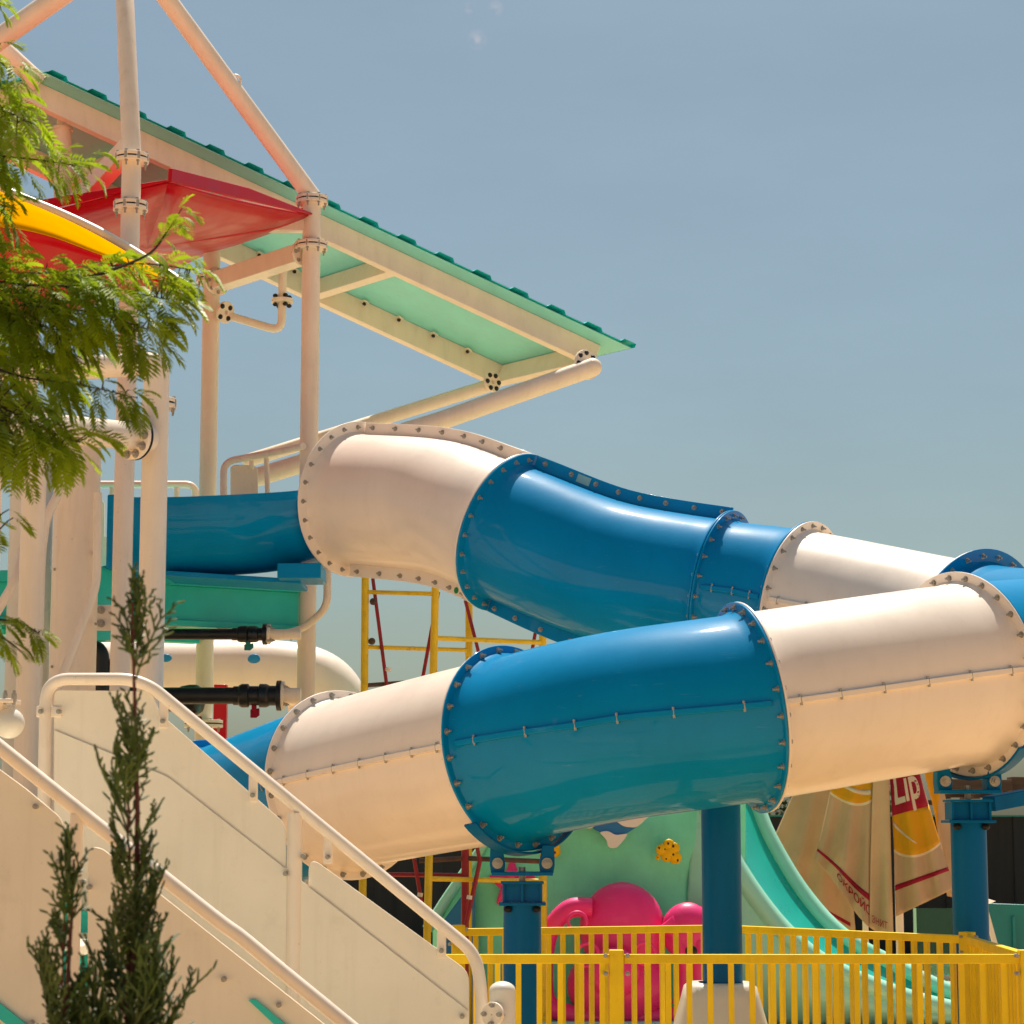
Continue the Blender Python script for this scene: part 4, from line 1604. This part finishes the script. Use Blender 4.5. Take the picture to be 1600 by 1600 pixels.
# painted and moulded decorations on the mound
deco = thing('whale_tail', 'blue and white fish tail relief on the sea green mound', 'relief', P(970, 1300, YM - .3))
def flat(name, pts, Y, mt, par, th=0.03, rad=6):
    m = MB()
    m.prism(rounded(pts, rad, Y), (0, th, 0))
    return part(name, m, mt, par, bevel=.006, angle=30)
YD = YM - .33
flat('body', [(900, 1255), (1030, 1255), (1005, 1284), (980, 1303), (955, 1308), (925, 1295)], YD, M_mblue, deco, .12, 14)
flat('belly_stripe', [(952, 1275), (1000, 1262), (1018, 1272), (995, 1293), (975, 1292)], YD - .03, M_white, deco, .1, 6)
flat('fin', [(905, 1288), (930, 1275), (936, 1285), (922, 1296)], YD - .035, M_white, deco, .1, 5)
flat('fluke', [(936, 1300), (950, 1298), (962, 1305), (982, 1302), (972, 1316), (962, 1326), (950, 1324), (948, 1312)], YD - .035, M_white, deco, .1, 5)
def sponge(cx, cy, blobs, dots, label):
    t = thing('sponge_relief', label, 'relief', P(cx, cy, YD), 'yellow sponge reliefs on the mound')
    m = MB()
    for i, (x, y, r) in enumerate(blobs):
        m.sphere(P(x, y, YD + .06), r * YM / FPX, 18, 10, (1, .55, 1))
    part('blob', m, M_yel, t)
    for x, y, r in dots:
        m = MB()
        bl = min(blobs, key=lambda q: (q[0] - x) ** 2 + (q[1] - y) ** 2)
        dd = math.sqrt(max(0.0, 1 - ((bl[0] - x) ** 2 + (bl[1] - y) ** 2) / bl[2] ** 2))
        m.sphere(P(x, y, YD + .06 - bl[2] * YM / FPX * .55 * dd), r * YM / FPX, 10, 6, (.8, .5, 1.1))
        part('hole', m, M_dot, t)
sponge(1045, 1330, [(1034, 1328, 9), (1045, 1320, 9), (1053, 1325, 9), (1042, 1338, 9), (1055, 1340, 10), (1048, 1331, 10), (1028, 1340, 4)],
       [(1030, 1325, 1.8), (1044, 1318, 2), (1052, 1322, 2.2), (1039, 1327, 1.5), (1052, 1335, 2), (1041, 1342, 1.5), (1059, 1344, 2), (1028, 1340, 1)], 'yellow spotted sponge relief right of the fish tail')
sponge(865, 1326, [(865, 1322, 10), (867, 1330, 9), (860, 1330, 8)], [(867, 1332, 2), (862, 1322, 1.6)], 'yellow sponge relief peeping out beside the left post bracket')
stf = thing('starfish_relief', 'pink starfish relief behind the left post bracket', 'relief', P(788, 1385, YM - .3))
m = MB()
for a in range(5):
    an = R(90 + 72 * a)
    c0 = P(800, 1382, YM - .2)
    m.tube([c0, c0 + V((math.cos(an) * .09, -.03, math.sin(an) * .09)), c0 + V((math.cos(an) * .2, 0, math.sin(an) * .2))], [.075, .06, .018], 12)
part('arms', m, M_pink, stf)

octo = thing('octopus_climber', 'glossy pink octopus figure behind the rear yellow fence', 'play figure', (P(970, 1600, 19.3).x, 19.3, 0))
YO = 19.45
def so_(m, px, py, rx, ry_, dy=0.6, Y=YO):
    m.sphere(P(px, py, Y), rx * Y / FPX, 32, 18, (1, dy, ry_ / rx))
    return m
part('head', so_(MB(), 972, 1452, 66, 72), M_pink, octo)
part('cheek', so_(MB(), 1075, 1455, 42, 44, .7, YO - .05), M_pink, octo)
part('belly', so_(MB(), 965, 1540, 78, 62, .6, YO - .05), M_pink, octo)
m = MB()
m.sphere(P(960, 1520, YO - .3), 40 * YO / FPX, 28, 16, (1, .5, .95))
part('snout', m, M_pink, octo)
for px, py, r in ((902, 1440, 14), (1007, 1490, 16), (918, 1492, 17)):
    m = MB()
    c = P(px, py, YO - .32)
    m.tube([c + V((math.cos(a), 0, math.sin(a))) * r * YO / FPX for a in [2 * math.pi * k / 24 for k in range(25)]], 0.016, 10)
    part('eye_ring', m, M_pink, octo)
m = MB()
m.sphere(P(1080, 1486, YO - .30), 0.05, 16, 10, (1, .5, 1))
part('eye', m, M_dot, octo)
for pts in ([(925, 1418), (890, 1420), (862, 1450), (852, 1500), (856, 1560), (880, 1580)], [(1040, 1440), (1062, 1470), (1072, 1520), (1060, 1570)], [(1095, 1470), (1092, 1530), (1085, 1590)],
            [(850, 1572), (900, 1586), (980, 1590), (1060, 1584)]):
    m = MB()
    tp_ = catmull([P(x, y, YO - .12) for x, y in pts], 6)
    m.tube(tp_, [0.085 - 0.03 * i / len(tp_) for i in range(len(tp_))], 16)
    part('tentacle', m, M_pink, octo)
m = MB()
b0 = P(970, 1592, YO)
m.box((b0.x, YO - .05, b0.z / 2), (1.35, .5, b0.z))
part('plinth', m, M_lmint, octo, bevel=.03)

# ------------------------------------------------------------------ folded parasol
um = thing('folded_parasol', 'folded tan canvas parasol with red hem stripe and yellow print', 'parasol', (P(1398, 1600, 23).x, 23.0, 0))
m = MB()
ph_ = P(1398, 1100, 23.0)
m.cyl((ph_.x, 23.0, 0), (ph_.x, 23.0, ph_.z), 0.04, 16)
part('pole', m, M_steel, um)
m = MB()
m.cyl((ph_.x, 23.0, 0), (ph_.x, 23.0, .12), 0.35, 28)
part('base', m, M_dark, um)
def edgef(pts):
    c = catmull([V((x, y, 0)) for x, y in pts], 5)
    return lambda v: mixp(c, v)
def make_flap(le, re, Y0, folds, amp, lean=0.0, hem=None):
    L_, R_ = edgef(le), edgef(re)
    def fn(uu, vv, off=0.0):
        uu, vv = max(0, min(1, uu)), max(0, min(1, vv))
        a, b_ = L_(vv), R_(vv)
        p = a.lerp(b_, uu)
        y_ = p.y + (hem(uu) * vv ** 3 if hem else 0)
        yy = Y0 - amp * math.sin(math.pi * uu) * (.35 + .65 * vv) - folds[1] * math.sin(folds[0] * 2 * math.pi * uu + folds[2] + 1.3 * vv) * vv + lean * (uu - .5)
        yy += 0.02 * mnoise.noise(V((p.x * .03, p.y * .012, Y0)))
        return P(p.x, y_, yy - off)
    return fn
def cloth(fn, mt, name, par, u0=0, u1=1, v0=0, v1=1, off=0.0, nu=28, nv=28, sol=0.004):
    m = MB()
    m.grid(lambda a, b_: fn(u0 + (u1 - u0) * a, (v0(u0 + (u1 - u0) * a) if callable(v0) else v0) * (1 - b_) + (v1(u0 + (u1 - u0) * a) if callable(v1) else v1) * b_, off), nu, nv)
    return part(name, m, mt, par, solid=sol, angle=80)
fL = make_flap([(1262, 1190), (1235, 1250), (1208, 1310), (1185, 1350), (1195, 1380)], [(1320, 1190), (1322, 1260), (1328, 1340), (1334, 1420), (1338, 1470)], 23.1, (3.0, .06, 0.4), 0.2)
fM = make_flap([(1312, 1185), (1300, 1225), (1288, 1280), (1279, 1320), (1272, 1342)], [(1388, 1185), (1390, 1250), (1392, 1330), (1394, 1400), (1396, 1470)], 22.7, (3.2, .075, 0.0), 0.14,
               hem=lambda u: 14 * math.sin(3.1 * u) - 6 * math.sin(7 * u))
fR = make_flap([(1388, 1185), (1392, 1240), (1396, 1310), (1398, 1370), (1400, 1432)], [(1432, 1185), (1446, 1240), (1464, 1300), (1478, 1345), (1492, 1388)], 22.72, (2.4, .065, 1.0), 0.16)
fB = make_flap([(1440, 1190), (1450, 1230), (1460, 1270), (1470, 1330), (1480, 1400)], [(1462, 1190), (1476, 1240), (1482, 1275), (1500, 1340), (1520, 1410)], 23.2, (1.0, .05, 0), .1)
oL = cloth(fL, M_cloth, 'canopy_fold', um)
oM = cloth(fM, M_cloth, 'canopy_fold', um)
oR = cloth(fR, M_cloth, 'canopy_fold', um)
oB = cloth(fB, M_cloth, 'canopy_fold', um)
cloth(lambda u, v, o=0: fM(0.70 + .3 * u, v, 0.03 + .04 * math.sin(math.pi * u)), M_clpl, 'centre_pleat', um, v0=0, v1=1.0)
cloth(fM, M_clred, 'hem_stripe', oM, 0.0, 0.72, 0.80, 0.835, 0.006, 28, 2, .002)
cloth(fR, M_clred, 'hem_stripe', oR, 0.0, 1.0, 0.80, 0.83, 0.006, 24, 2, .002)
cloth(fL, M_clred, 'hem_stripe', oL, 0.45, 0.95, 0.855, 0.885, 0.006, 16, 2, .002)
# printed disc: cream outline, yellow fill, red block above
def disc(fn, par, uc, vt, vb, wdt):
    def lowv(u, k):
        x = max(-1, min(1, (u - uc) / (wdt * k)))
        return vt + (vb - vt) * k * math.sqrt(max(0, 1 - x * x)) if abs(x) < 1 else vt
    cloth(fn, M_clwht, 'print_outline', par, max(0, uc - wdt * 1.03), min(1, uc + wdt * 1.03), vt - .01, lambda u: lowv(u, 1.03) + 0.008, 0.006, 26, 8, .002)
    cloth(fn, M_clyel, 'print_disc', par, max(0, uc - wdt), min(1, uc + wdt), vt, lambda u: lowv(u, 1.0), 0.010, 26, 8, .002)
disc(fM, oM, 0.28, 0.10, 0.33, 0.62)
disc(fR, oR, 0.52, 0.33, 0.64, 0.80)
cloth(fR, M_clred, 'print_block', oR, 0.0, 0.98, 0.05, lambda u: 0.375 - 0.045 * u, 0.014, 20, 8, .002)
cloth(fM, M_clred, 'print_block', oM, 0.45, 0.68, 0.02, 0.15, 0.014, 6, 4, .002)
cloth(fM, M_clwht, 'print_swoosh', oM, 0.02, 0.68, lambda u: 0.20 + 0.10 * math.sin(2.6 * u) - .12 * u, lambda u: 0.222 + 0.10 * math.sin(2.6 * u) - .11 * u, 0.014, 20, 2, .002)
cloth(fR, M_clwht, 'print_swoosh', oR, 0.02, 0.5, lambda u: 0.40 + 0.30 * u, lambda u: 0.425 + 0.27 * u, 0.014, 16, 2, .002)
cloth(fB, M_clyel, 'print_disc', oB, 0.0, 0.75, 0.05, lambda u: .62 - .5 * u, 0.008, 10, 6, .002)
def text_on(fn, txt, u0, v0, du, dv, mt, par, skew=0.0, bold=0.0, off=0.018, arc=0.0):
    cu = bpy.data.curves.new('txt', 'FONT')
    cu.body = txt
    cu.size = 1.0
    cu.offset = bold
    cu.resolution_u = 4
    to = bpy.data.objects.new('txt', cu)
    col.objects.link(to)
    bpy.context.view_layer.update()
    dg = bpy.context.evaluated_depsgraph_get()
    me = bpy.data.meshes.new_from_object(to.evaluated_get(dg))
    m = MB()
    vs = []
    for v in me.vertices:
        uu = u0 + v.co.x * du
        vv = v0 - v.co.y * dv + skew * v.co.x * du + arc * (v.co.x * du) ** 2
        vs.append(fn(uu, vv, off))
    m.add(vs, [tuple(p.vertices) for p in me.polygons])
    bpy.data.objects.remove(to)
    bpy.data.curves.remove(cu)
    bpy.data.meshes.remove(me)
    return part('lettering', m, mt, par, angle=80)
text_on(fR, 'Lip', 0.06, 0.315, 0.68, 0.29, M_clwht, oR, skew=-.06, bold=0.018)
text_on(fM, 'ОКРОЙС', 0.27, 0.905, 0.105, 0.07, M_clred, oM, skew=0.02, bold=.012)
text_on(fM, 'ЗНИТ', 0.725, 0.945, 0.075, 0.06, M_clred, oM, skew=0.0, off=0.10)
# rib ends that hang out of the folds
m = MB()
m.tube([P(1346, 1385, 22.9), P(1352, 1440, 22.9), P(1356, 1560, 22.9)], 0.03, 10)
part('rib_end', m, M_white, um)
m = MB()
m.box(P(1364, 1412, 22.7), (0.07, 0.05, 0.16), Matrix.Rotation(R(-15), 3, 'Y'))
part('runner_clip', m, M_steel, um, bevel=.006)

# ------------------------------------------------------------------ background: boards coloured as the shaded pavilion interior, pergola, hedge, low teal wall
wall = thing('pavilion_shade_wall', 'long near-black boards standing for the shaded pavilion interior behind the play mound and parasol', 'wall', (2.0, 30.0, 0))
zw = P(1500, 1276, 30).z
m = MB()
x = -4.0
n_ = 0
BRD = MB(); BRD.box((0, 0, zw / 2), (0.31, 0.03, zw)); BRD = BRD.mesh('board', M_dark)
while x < 9:
    inst('board', BRD, Matrix.Translation((x, 30 + 0.012 * ((n_ * 7) % 3), 0)), wall)
    x += 0.295
    n_ += 1
m.beam((-4.2, 29.96, zw + .01), (9.2, 29.96, zw + .01), 0.09, 0.02)
part('coping', m, M_teal, wall)
per = thing('pergola', 'weathered wooden pergola roof above the dark shade boards at the right edge', 'pergola', (P(1560, 1240, 31.5).x, 31.5, 0))
for k, (y0, y1, Y, xs, xe) in enumerate(((1217, 1234, 31.0, 1462, 1578), (1214, 1236, 31.1, 1577, 1700), (1239, 1246, 31.6, 1470, 1700), (1250, 1258, 32.2, 1440, 1700))):
    m = MB()
    a, b_ = P(xs, (y0 + y1) / 2, Y), P(xe, (y0 + y1) / 2 + 2, Y)
    m.beam(a, b_, 0.3, (y1 - y0) * Y / FPX)
    part('fascia_board', m, M_wood, per, bevel=.005)
for k in range(6):
    m = MB()
    p = P(1470 + 45 * k, 1243, 31.4)
    m.box((p.x, 31.4, p.z), (0.08, 1.0, 0.1))
    part('joist', m, M_wood, per)
for px in (1430, 1680):
    m = MB()
    p = P(px, 1240, 31.8)
    m.box((p.x, 31.8, p.z / 2), (0.14, 0.14, p.z))
    part('post', m, M_wood, per)
hedge = MB()
rnd = random.Random(4)
for k in range(5200):
    c = V((rnd.uniform(2.2, 5.2), rnd.uniform(31.2, 31.9), rnd.uniform(0.2, 2.25)))
    a = V((rnd.uniform(-1, 1), rnd.uniform(-1, 1), rnd.uniform(-.4, 1))).normalized()
    _, s_, u = basis(a)
    hedge.add([c - s_ * .03, c + a * .05, c + s_ * .03, c - a * .05], [(0, 1, 2, 3)])
hd = thing('clipped_hedge', 'clipped green hedge peeping over the dark shade boards beside the parasol', 'hedge', (3.7, 31.5, 0))
part('foliage', hedge, M_hedge, hd)
m = MB()
for k in range(7):
    m.cyl((2.4 + .42 * k, 31.55, 0), (2.4 + .42 * k, 31.55, 1.8), 0.03, 8)
part('stems', m, M_twig, hd)
lw = thing('low_wall', 'low teal panel wall right of the blue post', 'wall', (P(1620, 1480, 26).x, 26, 0))
m = MB()
a, b_ = P(1536, 1411, 26), P(1760, 1420, 26)
m.prism([a, b_, V((b_.x, 26, 0)), V((a.x, 26, 0))], (0, 0.12, 0))
part('panel', m, M_teal, lw, bevel=.01)
m = MB()
p = P(1586, 1440, 25.9)
m.box((p.x, 25.97, p.z / 2), (0.03, 0.04, p.z + .1))
part('batten', m, M_teal, lw)
gl = thing('glass_screen', 'upright green glass screen behind the folded parasol', 'glass screen', (P(1462, 1480, 25.5).x, 25.5, 0))
m = MB()
a = P(1429, 1419, 25.5); b_ = P(1500, 1419, 25.5)
m.box(((a.x + b_.x) / 2, 25.5, a.z / 2), (b_.x - a.x, 0.012, a.z))
part('pane', m, M_glass, gl)
m = MB()
m.box((a.x, 25.5, a.z / 2), (0.03, 0.03, a.z))
part('edge_post', m, M_lmint, gl)
fp = thing('small_parasol', 'small cream parasol tip with red pattern above the teal wall', 'parasol', (P(1548, 1480, 25.0).x, 25.0, 0))
m = MB()
t0 = P(1556, 1408, 25.0)
m.add([P(1524, 1398, 25.1), t0, P(1526, 1420, 24.8), P(1515, 1408, 25.3)], [(0, 1, 2), (0, 2, 3), (0, 3, 1), (1, 3, 2)])
cn_ = part('canopy', m, M_clwht, fp)
m = MB()
m.prism([P(1530, 1404, 24.86), P(1546, 1408, 24.92), P(1531, 1413, 24.8)], (0, .004, 0))
part('pattern', m, M_clred, cn_)
m = MB()
m.beam(P(1538, 1415, 25.1), P(1556, 1480, 25.1), 0.05, 0.05)
p = P(1556, 1480, 25.1)
m.beam(p, (p.x + .1, 25.1, 0), 0.05, 0.05)
part('leg', m, M_white, fp)

# pale deck strip lines far behind the fence
ps = MB()
ps.box((2, 25.6, 0.02), (16, 0.22, 0.04))
single('path_kerb', ps, M_white, kind='structure')

# ------------------------------------------------------------------ cypresses (foreground)
def cypress(px, ptop, Y, pbase, wprof, label, nspray, seed, dens=1.0):
    rnd = random.Random(seed)
    tip = P(px, ptop, Y)
    t = thing('cypress', label, 'cypress', (tip.x + 0.005, Y, 0), 'young cypresses in the foreground')
    s_ = Y / FPX
    stem = MB()
    H = tip.z
    pts = [V((tip.x + 0.01 * math.sin(z * 5) + .005, Y + 0.01 * math.cos(z * 4), z)) for z in [(H - .05) * k / 14 for k in range(15)]]
    stem.tube(pts, [0.017 - 0.0145 * k / 14 for k in range(15)], 8)
    part('trunk', stem, M_cypw, t)
    fo = MB()
    tw = MB()
    def cone(mb, a, b_, r0, r1):
        d, sd, u = basis(b_ - a)
        vs = []
        for p, r in ((a, r0), (b_, r1)):
            for k in range(3):
                an = 2.094 * k
                vs.append(p + (sd * math.cos(an) + u * math.sin(an)) * r)
        mb.add(vs, [(0, 1, 4, 3), (1, 2, 5, 4), (2, 0, 3, 5), (3, 4, 5)])
    def spray(p, d, L, lvl, nrm):
        # flat fan: axis with alternate side shoots that fork again
        segs = 5 if lvl == 0 else 3
        q = p.copy()
        dd = d.copy()
        side = 1
        for k in range(segs):
            dd = (dd + Z * 0.10 + V((rnd.uniform(-.12, .12), rnd.uniform(-.12, .12), 0))).normalized()
            q2 = q + dd * (L / segs)
            if lvl == 0:
                cone(tw, q, q2, 0.0022 * (1.3 - k / segs), 0.0022 * (1.1 - k / segs))
                cone(fo, q, q2, 0.0030, 0.0027)
            else:
                cone(fo, q, q2, 0.0030, 0.0025 if k < segs - 1 else 0.001)
            if lvl < 2:
                for rep in range(2 if lvl == 0 else 1):
                    side = -side
                    ang = rnd.uniform(28, 52) * side
                    nd = (Quaternion(nrm, R(ang)) @ dd).normalized()
                    nd = (nd + V((rnd.uniform(-.2, .2), rnd.uniform(-.2, .2), rnd.uniform(-.05, .15)))).normalized()
                    spray(q2, nd, L * rnd.uniform(.30, .48) * (1 - .25 * k / segs), lvl + 1, nrm)
            q = q2
    ztop, zbot = H, P(px, pbase, Y).z
    for k in range(7):
        a_ = rnd.uniform(0, 6.28)
        b0 = V((tip.x + .005, Y, H - 0.05 - 0.028 * k))
        dv = V((math.cos(a_) * .22, math.sin(a_) * .22, 1)).normalized()
        spray(b0, dv, 0.07 + .012 * k, 0 if k else 1, V((math.sin(a_), -math.cos(a_), 0)))
    for k in range(nspray):
        f = rnd.random() ** dens
        z = ztop - (ztop - zbot) * f
        # half width of the crown here, in metres
        pyv = ptop + (pbase - ptop) * f
        ww = wprof[-1][1]
        for (y0, w0), (y1, w1) in zip(wprof, wprof[1:]):
            if y0 <= pyv <= y1:
                ww = w0 + (w1 - w0) * (pyv - y0) / (y1 - y0)
                break
        ww *= s_
        an = rnd.uniform(0, 2 * math.pi)
        o = V((math.cos(an), math.sin(an), 0))
        rise = rnd.uniform(1.0, 2.4)
        d = (o + Z * rise).normalized()
        L = ww * rnd.uniform(.75, 1.15) * math.sqrt(1 + rise * rise) * .8
        L = min(L, 0.21)
        base = V((tip.x, Y, z - L * .62))
        st = base + o * ww * rnd.uniform(0.0, 0.25 if ww < .06 else .45)
        cone(tw, base - Z * .02, st, .003, .0025)
        nrm = o.cross(Z).normalized() if rnd.random() < .5 else (o.cross(Z) + o * rnd.uniform(-1, 1)).normalized()
        nrm = d.cross(nrm).normalized()
        spray(st, d, L, 0, nrm)
    part('twigs', tw, M_cypw, t)
    part('crown', fo, M_cyp, t)
    return t
cypress(212, 905, 5.0, 1760, [(905, 8), (960, 15), (1030, 25), (1060, 36), (1120, 32), (1190, 58), (1260, 56), (1330, 36), (1390, 50), (1450, 60), (1520, 72), (1600, 92), (1760, 120)],
        'tall young cypress in front of the stair balustrades', 98, 11, .42)
cypress(104, 1305, 4.9, 1760, [(1305, 6), (1350, 18), (1400, 26), (1450, 28), (1520, 46), (1600, 46), (1760, 60)],
        'smaller young cypress left of the tall one', 38, 12, .62)

# ------------------------------------------------------------------ feathery acacia at the left edge
rnd = random.Random(21)
ac = thing('acacia_tree', 'feathery bright green acacia reaching in from the left edge', 'tree', (P(-560, 900, 6.9).x, 6.9, 0))
trunk = MB()
tx = P(-560, 900, 6.9).x
trunk.tube(catmull([V((tx, 6.9, 0)), V((tx + .05, 6.95, 1.0)), V((tx + .02, 6.9, 2.0)), V((tx + .15, 6.85, 2.9)), V((tx + .3, 6.9, 3.9))], 5), [0.11 - 0.004 * k for k in range(21)], 14)
part('trunk', trunk, M_twig, ac)
leafm = MB()
twm = MB()
def leaf(p, d, L, droop, roll):
    """One bipinnate leaf: rachis with pairs of comb-like pinnae."""
    d = d.normalized()
    _, sd, u = basis(d)
    rot = Quaternion(d, roll)
    sd = rot @ sd
    u = rot @ u
    n = 9
    q = p.copy()
    prev = q
    dd = d.copy()
    for k in range(n):
        f = k / (n - 1)
        dd = (dd - Z * droop * .16).normalized()
        q = prev + dd * (L / n)
        w_ = 0.0008
        leafm.add([prev - sd * w_, prev + sd * w_, q + sd * w_, q - sd * w_], [(0, 1, 2, 3)])
        pl = L * 0.42 * (math.sin(math.pi * (0.14 + 0.78 * f)) ** .7) * rnd.uniform(.88, 1.1)
        for sg in (-1, 1):
            e = (sd * sg * 0.85 + dd * 0.62 + u * rnd.uniform(-.05, .22) - Z * .12 * droop).normalized()
            mid = q + e * pl * .5 - Z * .0
            end = q + e * pl - Z * pl * .12
            hw = pl * 0.14
            t_ = e.cross(u).normalized()
            leafm.add([q, mid - t_ * hw, end, mid + t_ * hw], [(0, 1, 2, 3)])
        prev = q
def bough(pts, Ys, nleaf, spread, L0, seed=0, tw=0.006, up=0.25):
    """A branch given by photo positions and depths, dressed with leaves."""
    w_ = catmull([P(x, y, Y) for (x, y), Y in zip(pts, Ys)], 6)
    twm.tube(w_, [tw * (1 - .8 * k / len(w_)) for k in range(len(w_))], 6)
    for k in range(nleaf):
        f = rnd.random() ** .8
        x = f * (len(w_) - 1)
        i = min(int(x), len(w_) - 2)
        p = w_[i].lerp(w_[i + 1], x - i)
        t = (w_[i + 1] - w_[i]).normalized()
        an = rnd.uniform(0, 2 * math.pi)
        _, s_, u = basis(t)
        o = s_ * math.cos(an) + u * math.sin(an)
        d = t * rnd.uniform(.35, 1.0) + o * rnd.uniform(.4, 1.0) + V((.25, 0, rnd.uniform(-.35, up)))
        pp = p + o * rnd.uniform(0, spread)
        if rnd.random() < .5 and spread > .02:
            twm.tube([p, p.lerp(pp, .6) + Z * .004, pp], [.0025, .002, .0015], 4)
        leaf(pp, d, L0 * rnd.uniform(.7, 1.2), rnd.uniform(.4, 1.5), rnd.uniform(-.7, .7))
B_ = [
    ([(-400, 450), (-120, 430), (40, 445), (160, 450), (262, 468)], (6.9, 6.8, 6.6, 6.5, 6.45), 92, .07, .155),
    ([(-300, 520), (-60, 480), (80, 480), (170, 495), (245, 520)], (6.9, 6.7, 6.5, 6.45, 6.4), 75, .06, .15),
    ([(-300, 400), (-40, 425), (100, 425), (215, 412), (303, 422)], (6.9, 6.8, 6.7, 6.65, 6.6), 50, .025, .13),
    ([(-300, 560), (-80, 560), (40, 590), (120, 600), (215, 622)], (6.8, 6.6, 6.4, 6.35, 6.3), 34, .02, .13),
    ([(-260, 620), (-70, 600), (10, 640), (70, 670), (125, 692)], (6.7, 6.5, 6.4, 6.35, 6.3), 52, .06, .14),
    ([(-300, 640), (-110, 590), (-30, 620), (20, 660), (50, 715)], (6.7, 6.5, 6.4, 6.35, 6.3), 60, .08, .15),
    ([(-300, 470), (-150, 480), (-40, 470), (50, 505), (110, 520)], (6.8, 6.7, 6.6, 6.55, 6.5), 90, .10, .155),
    ([(-300, 520), (-180, 540), (-80, 540), (0, 560), (60, 590)], (6.9, 6.8, 6.8, 6.7, 6.6), 90, .12, .155),
    ([(-300, 250), (-110, 220), (-20, 240), (60, 250), (140, 262)], (7.0, 6.9, 6.8, 6.75, 6.7), 44, .035, .13),
    ([(-300, 200), (-120, 170), (-40, 170), (10, 175), (40, 190)], (7.0, 6.9, 6.8, 6.75, 6.7), 40, .06, .14),
    ([(-260, 160), (-120, 110), (-50, 80), (-10, 90), (25, 120)], (7.0, 6.9, 6.8, 6.75, 6.7), 18, .04, .13),
    ([(-260, 60), (-120, 40), (-40, 10), (0, 6)], (7.0, 6.9, 6.8, 6.75), 8, .02, .10),
    ([(-300, 310), (-120, 300), (-40, 310), (20, 325)], (7.0, 6.9, 6.8, 6.75), 34, .06, .14),
    ([(120, 440), (180, 420), (235, 395), (262, 360), (285, 325)], (6.55, 6.5, 6.5, 6.5, 6.5), 12, .01, .085),
    ([(-200, 960), (-60, 960), (0, 968), (35, 975), (62, 990)], (6.5, 6.3, 6.2, 6.2, 6.2), 14, .015, .11),
    ([(-200, 960), (-80, 985), (-30, 990), (10, 1000), (45, 1030)], (6.5, 6.3, 6.2, 6.2, 6.2), 8, .01, .11),
    ([(-200, 800), (-80, 780), (-30, 800), (0, 830)], (6.5, 6.4, 6.3, 6.3), 12, .05, .11),
]
for pts, Ys, n, sp, L0 in B_:
    bough(pts, Ys, int(n * 1.75), sp * 1.15 + .005, L0 * .74)
for pts, Ys in (([(-560, 700), (-430, 520), (-300, 430)], (6.9, 6.9, 6.9)), ([(-560, 740), (-420, 640), (-290, 570)], (6.9, 6.85, 6.85)), ([(-540, 500), (-400, 300), (-280, 210)], (6.9, 6.95, 7.0)),
                ([(-560, 980), (-380, 930), (-190, 955)], (6.9, 6.7, 6.5)), ([(-560, 820), (-400, 800), (-200, 790)], (6.9, 6.7, 6.5))):
    twm.tube(catmull([P(x, y, Y) for (x, y), Y in zip(pts, Ys)], 5), [.03 - .0018 * k for k in range(11)], 8)
part('branches', twm, M_twig, ac)
part('crown', leafm, M_leaf, ac)
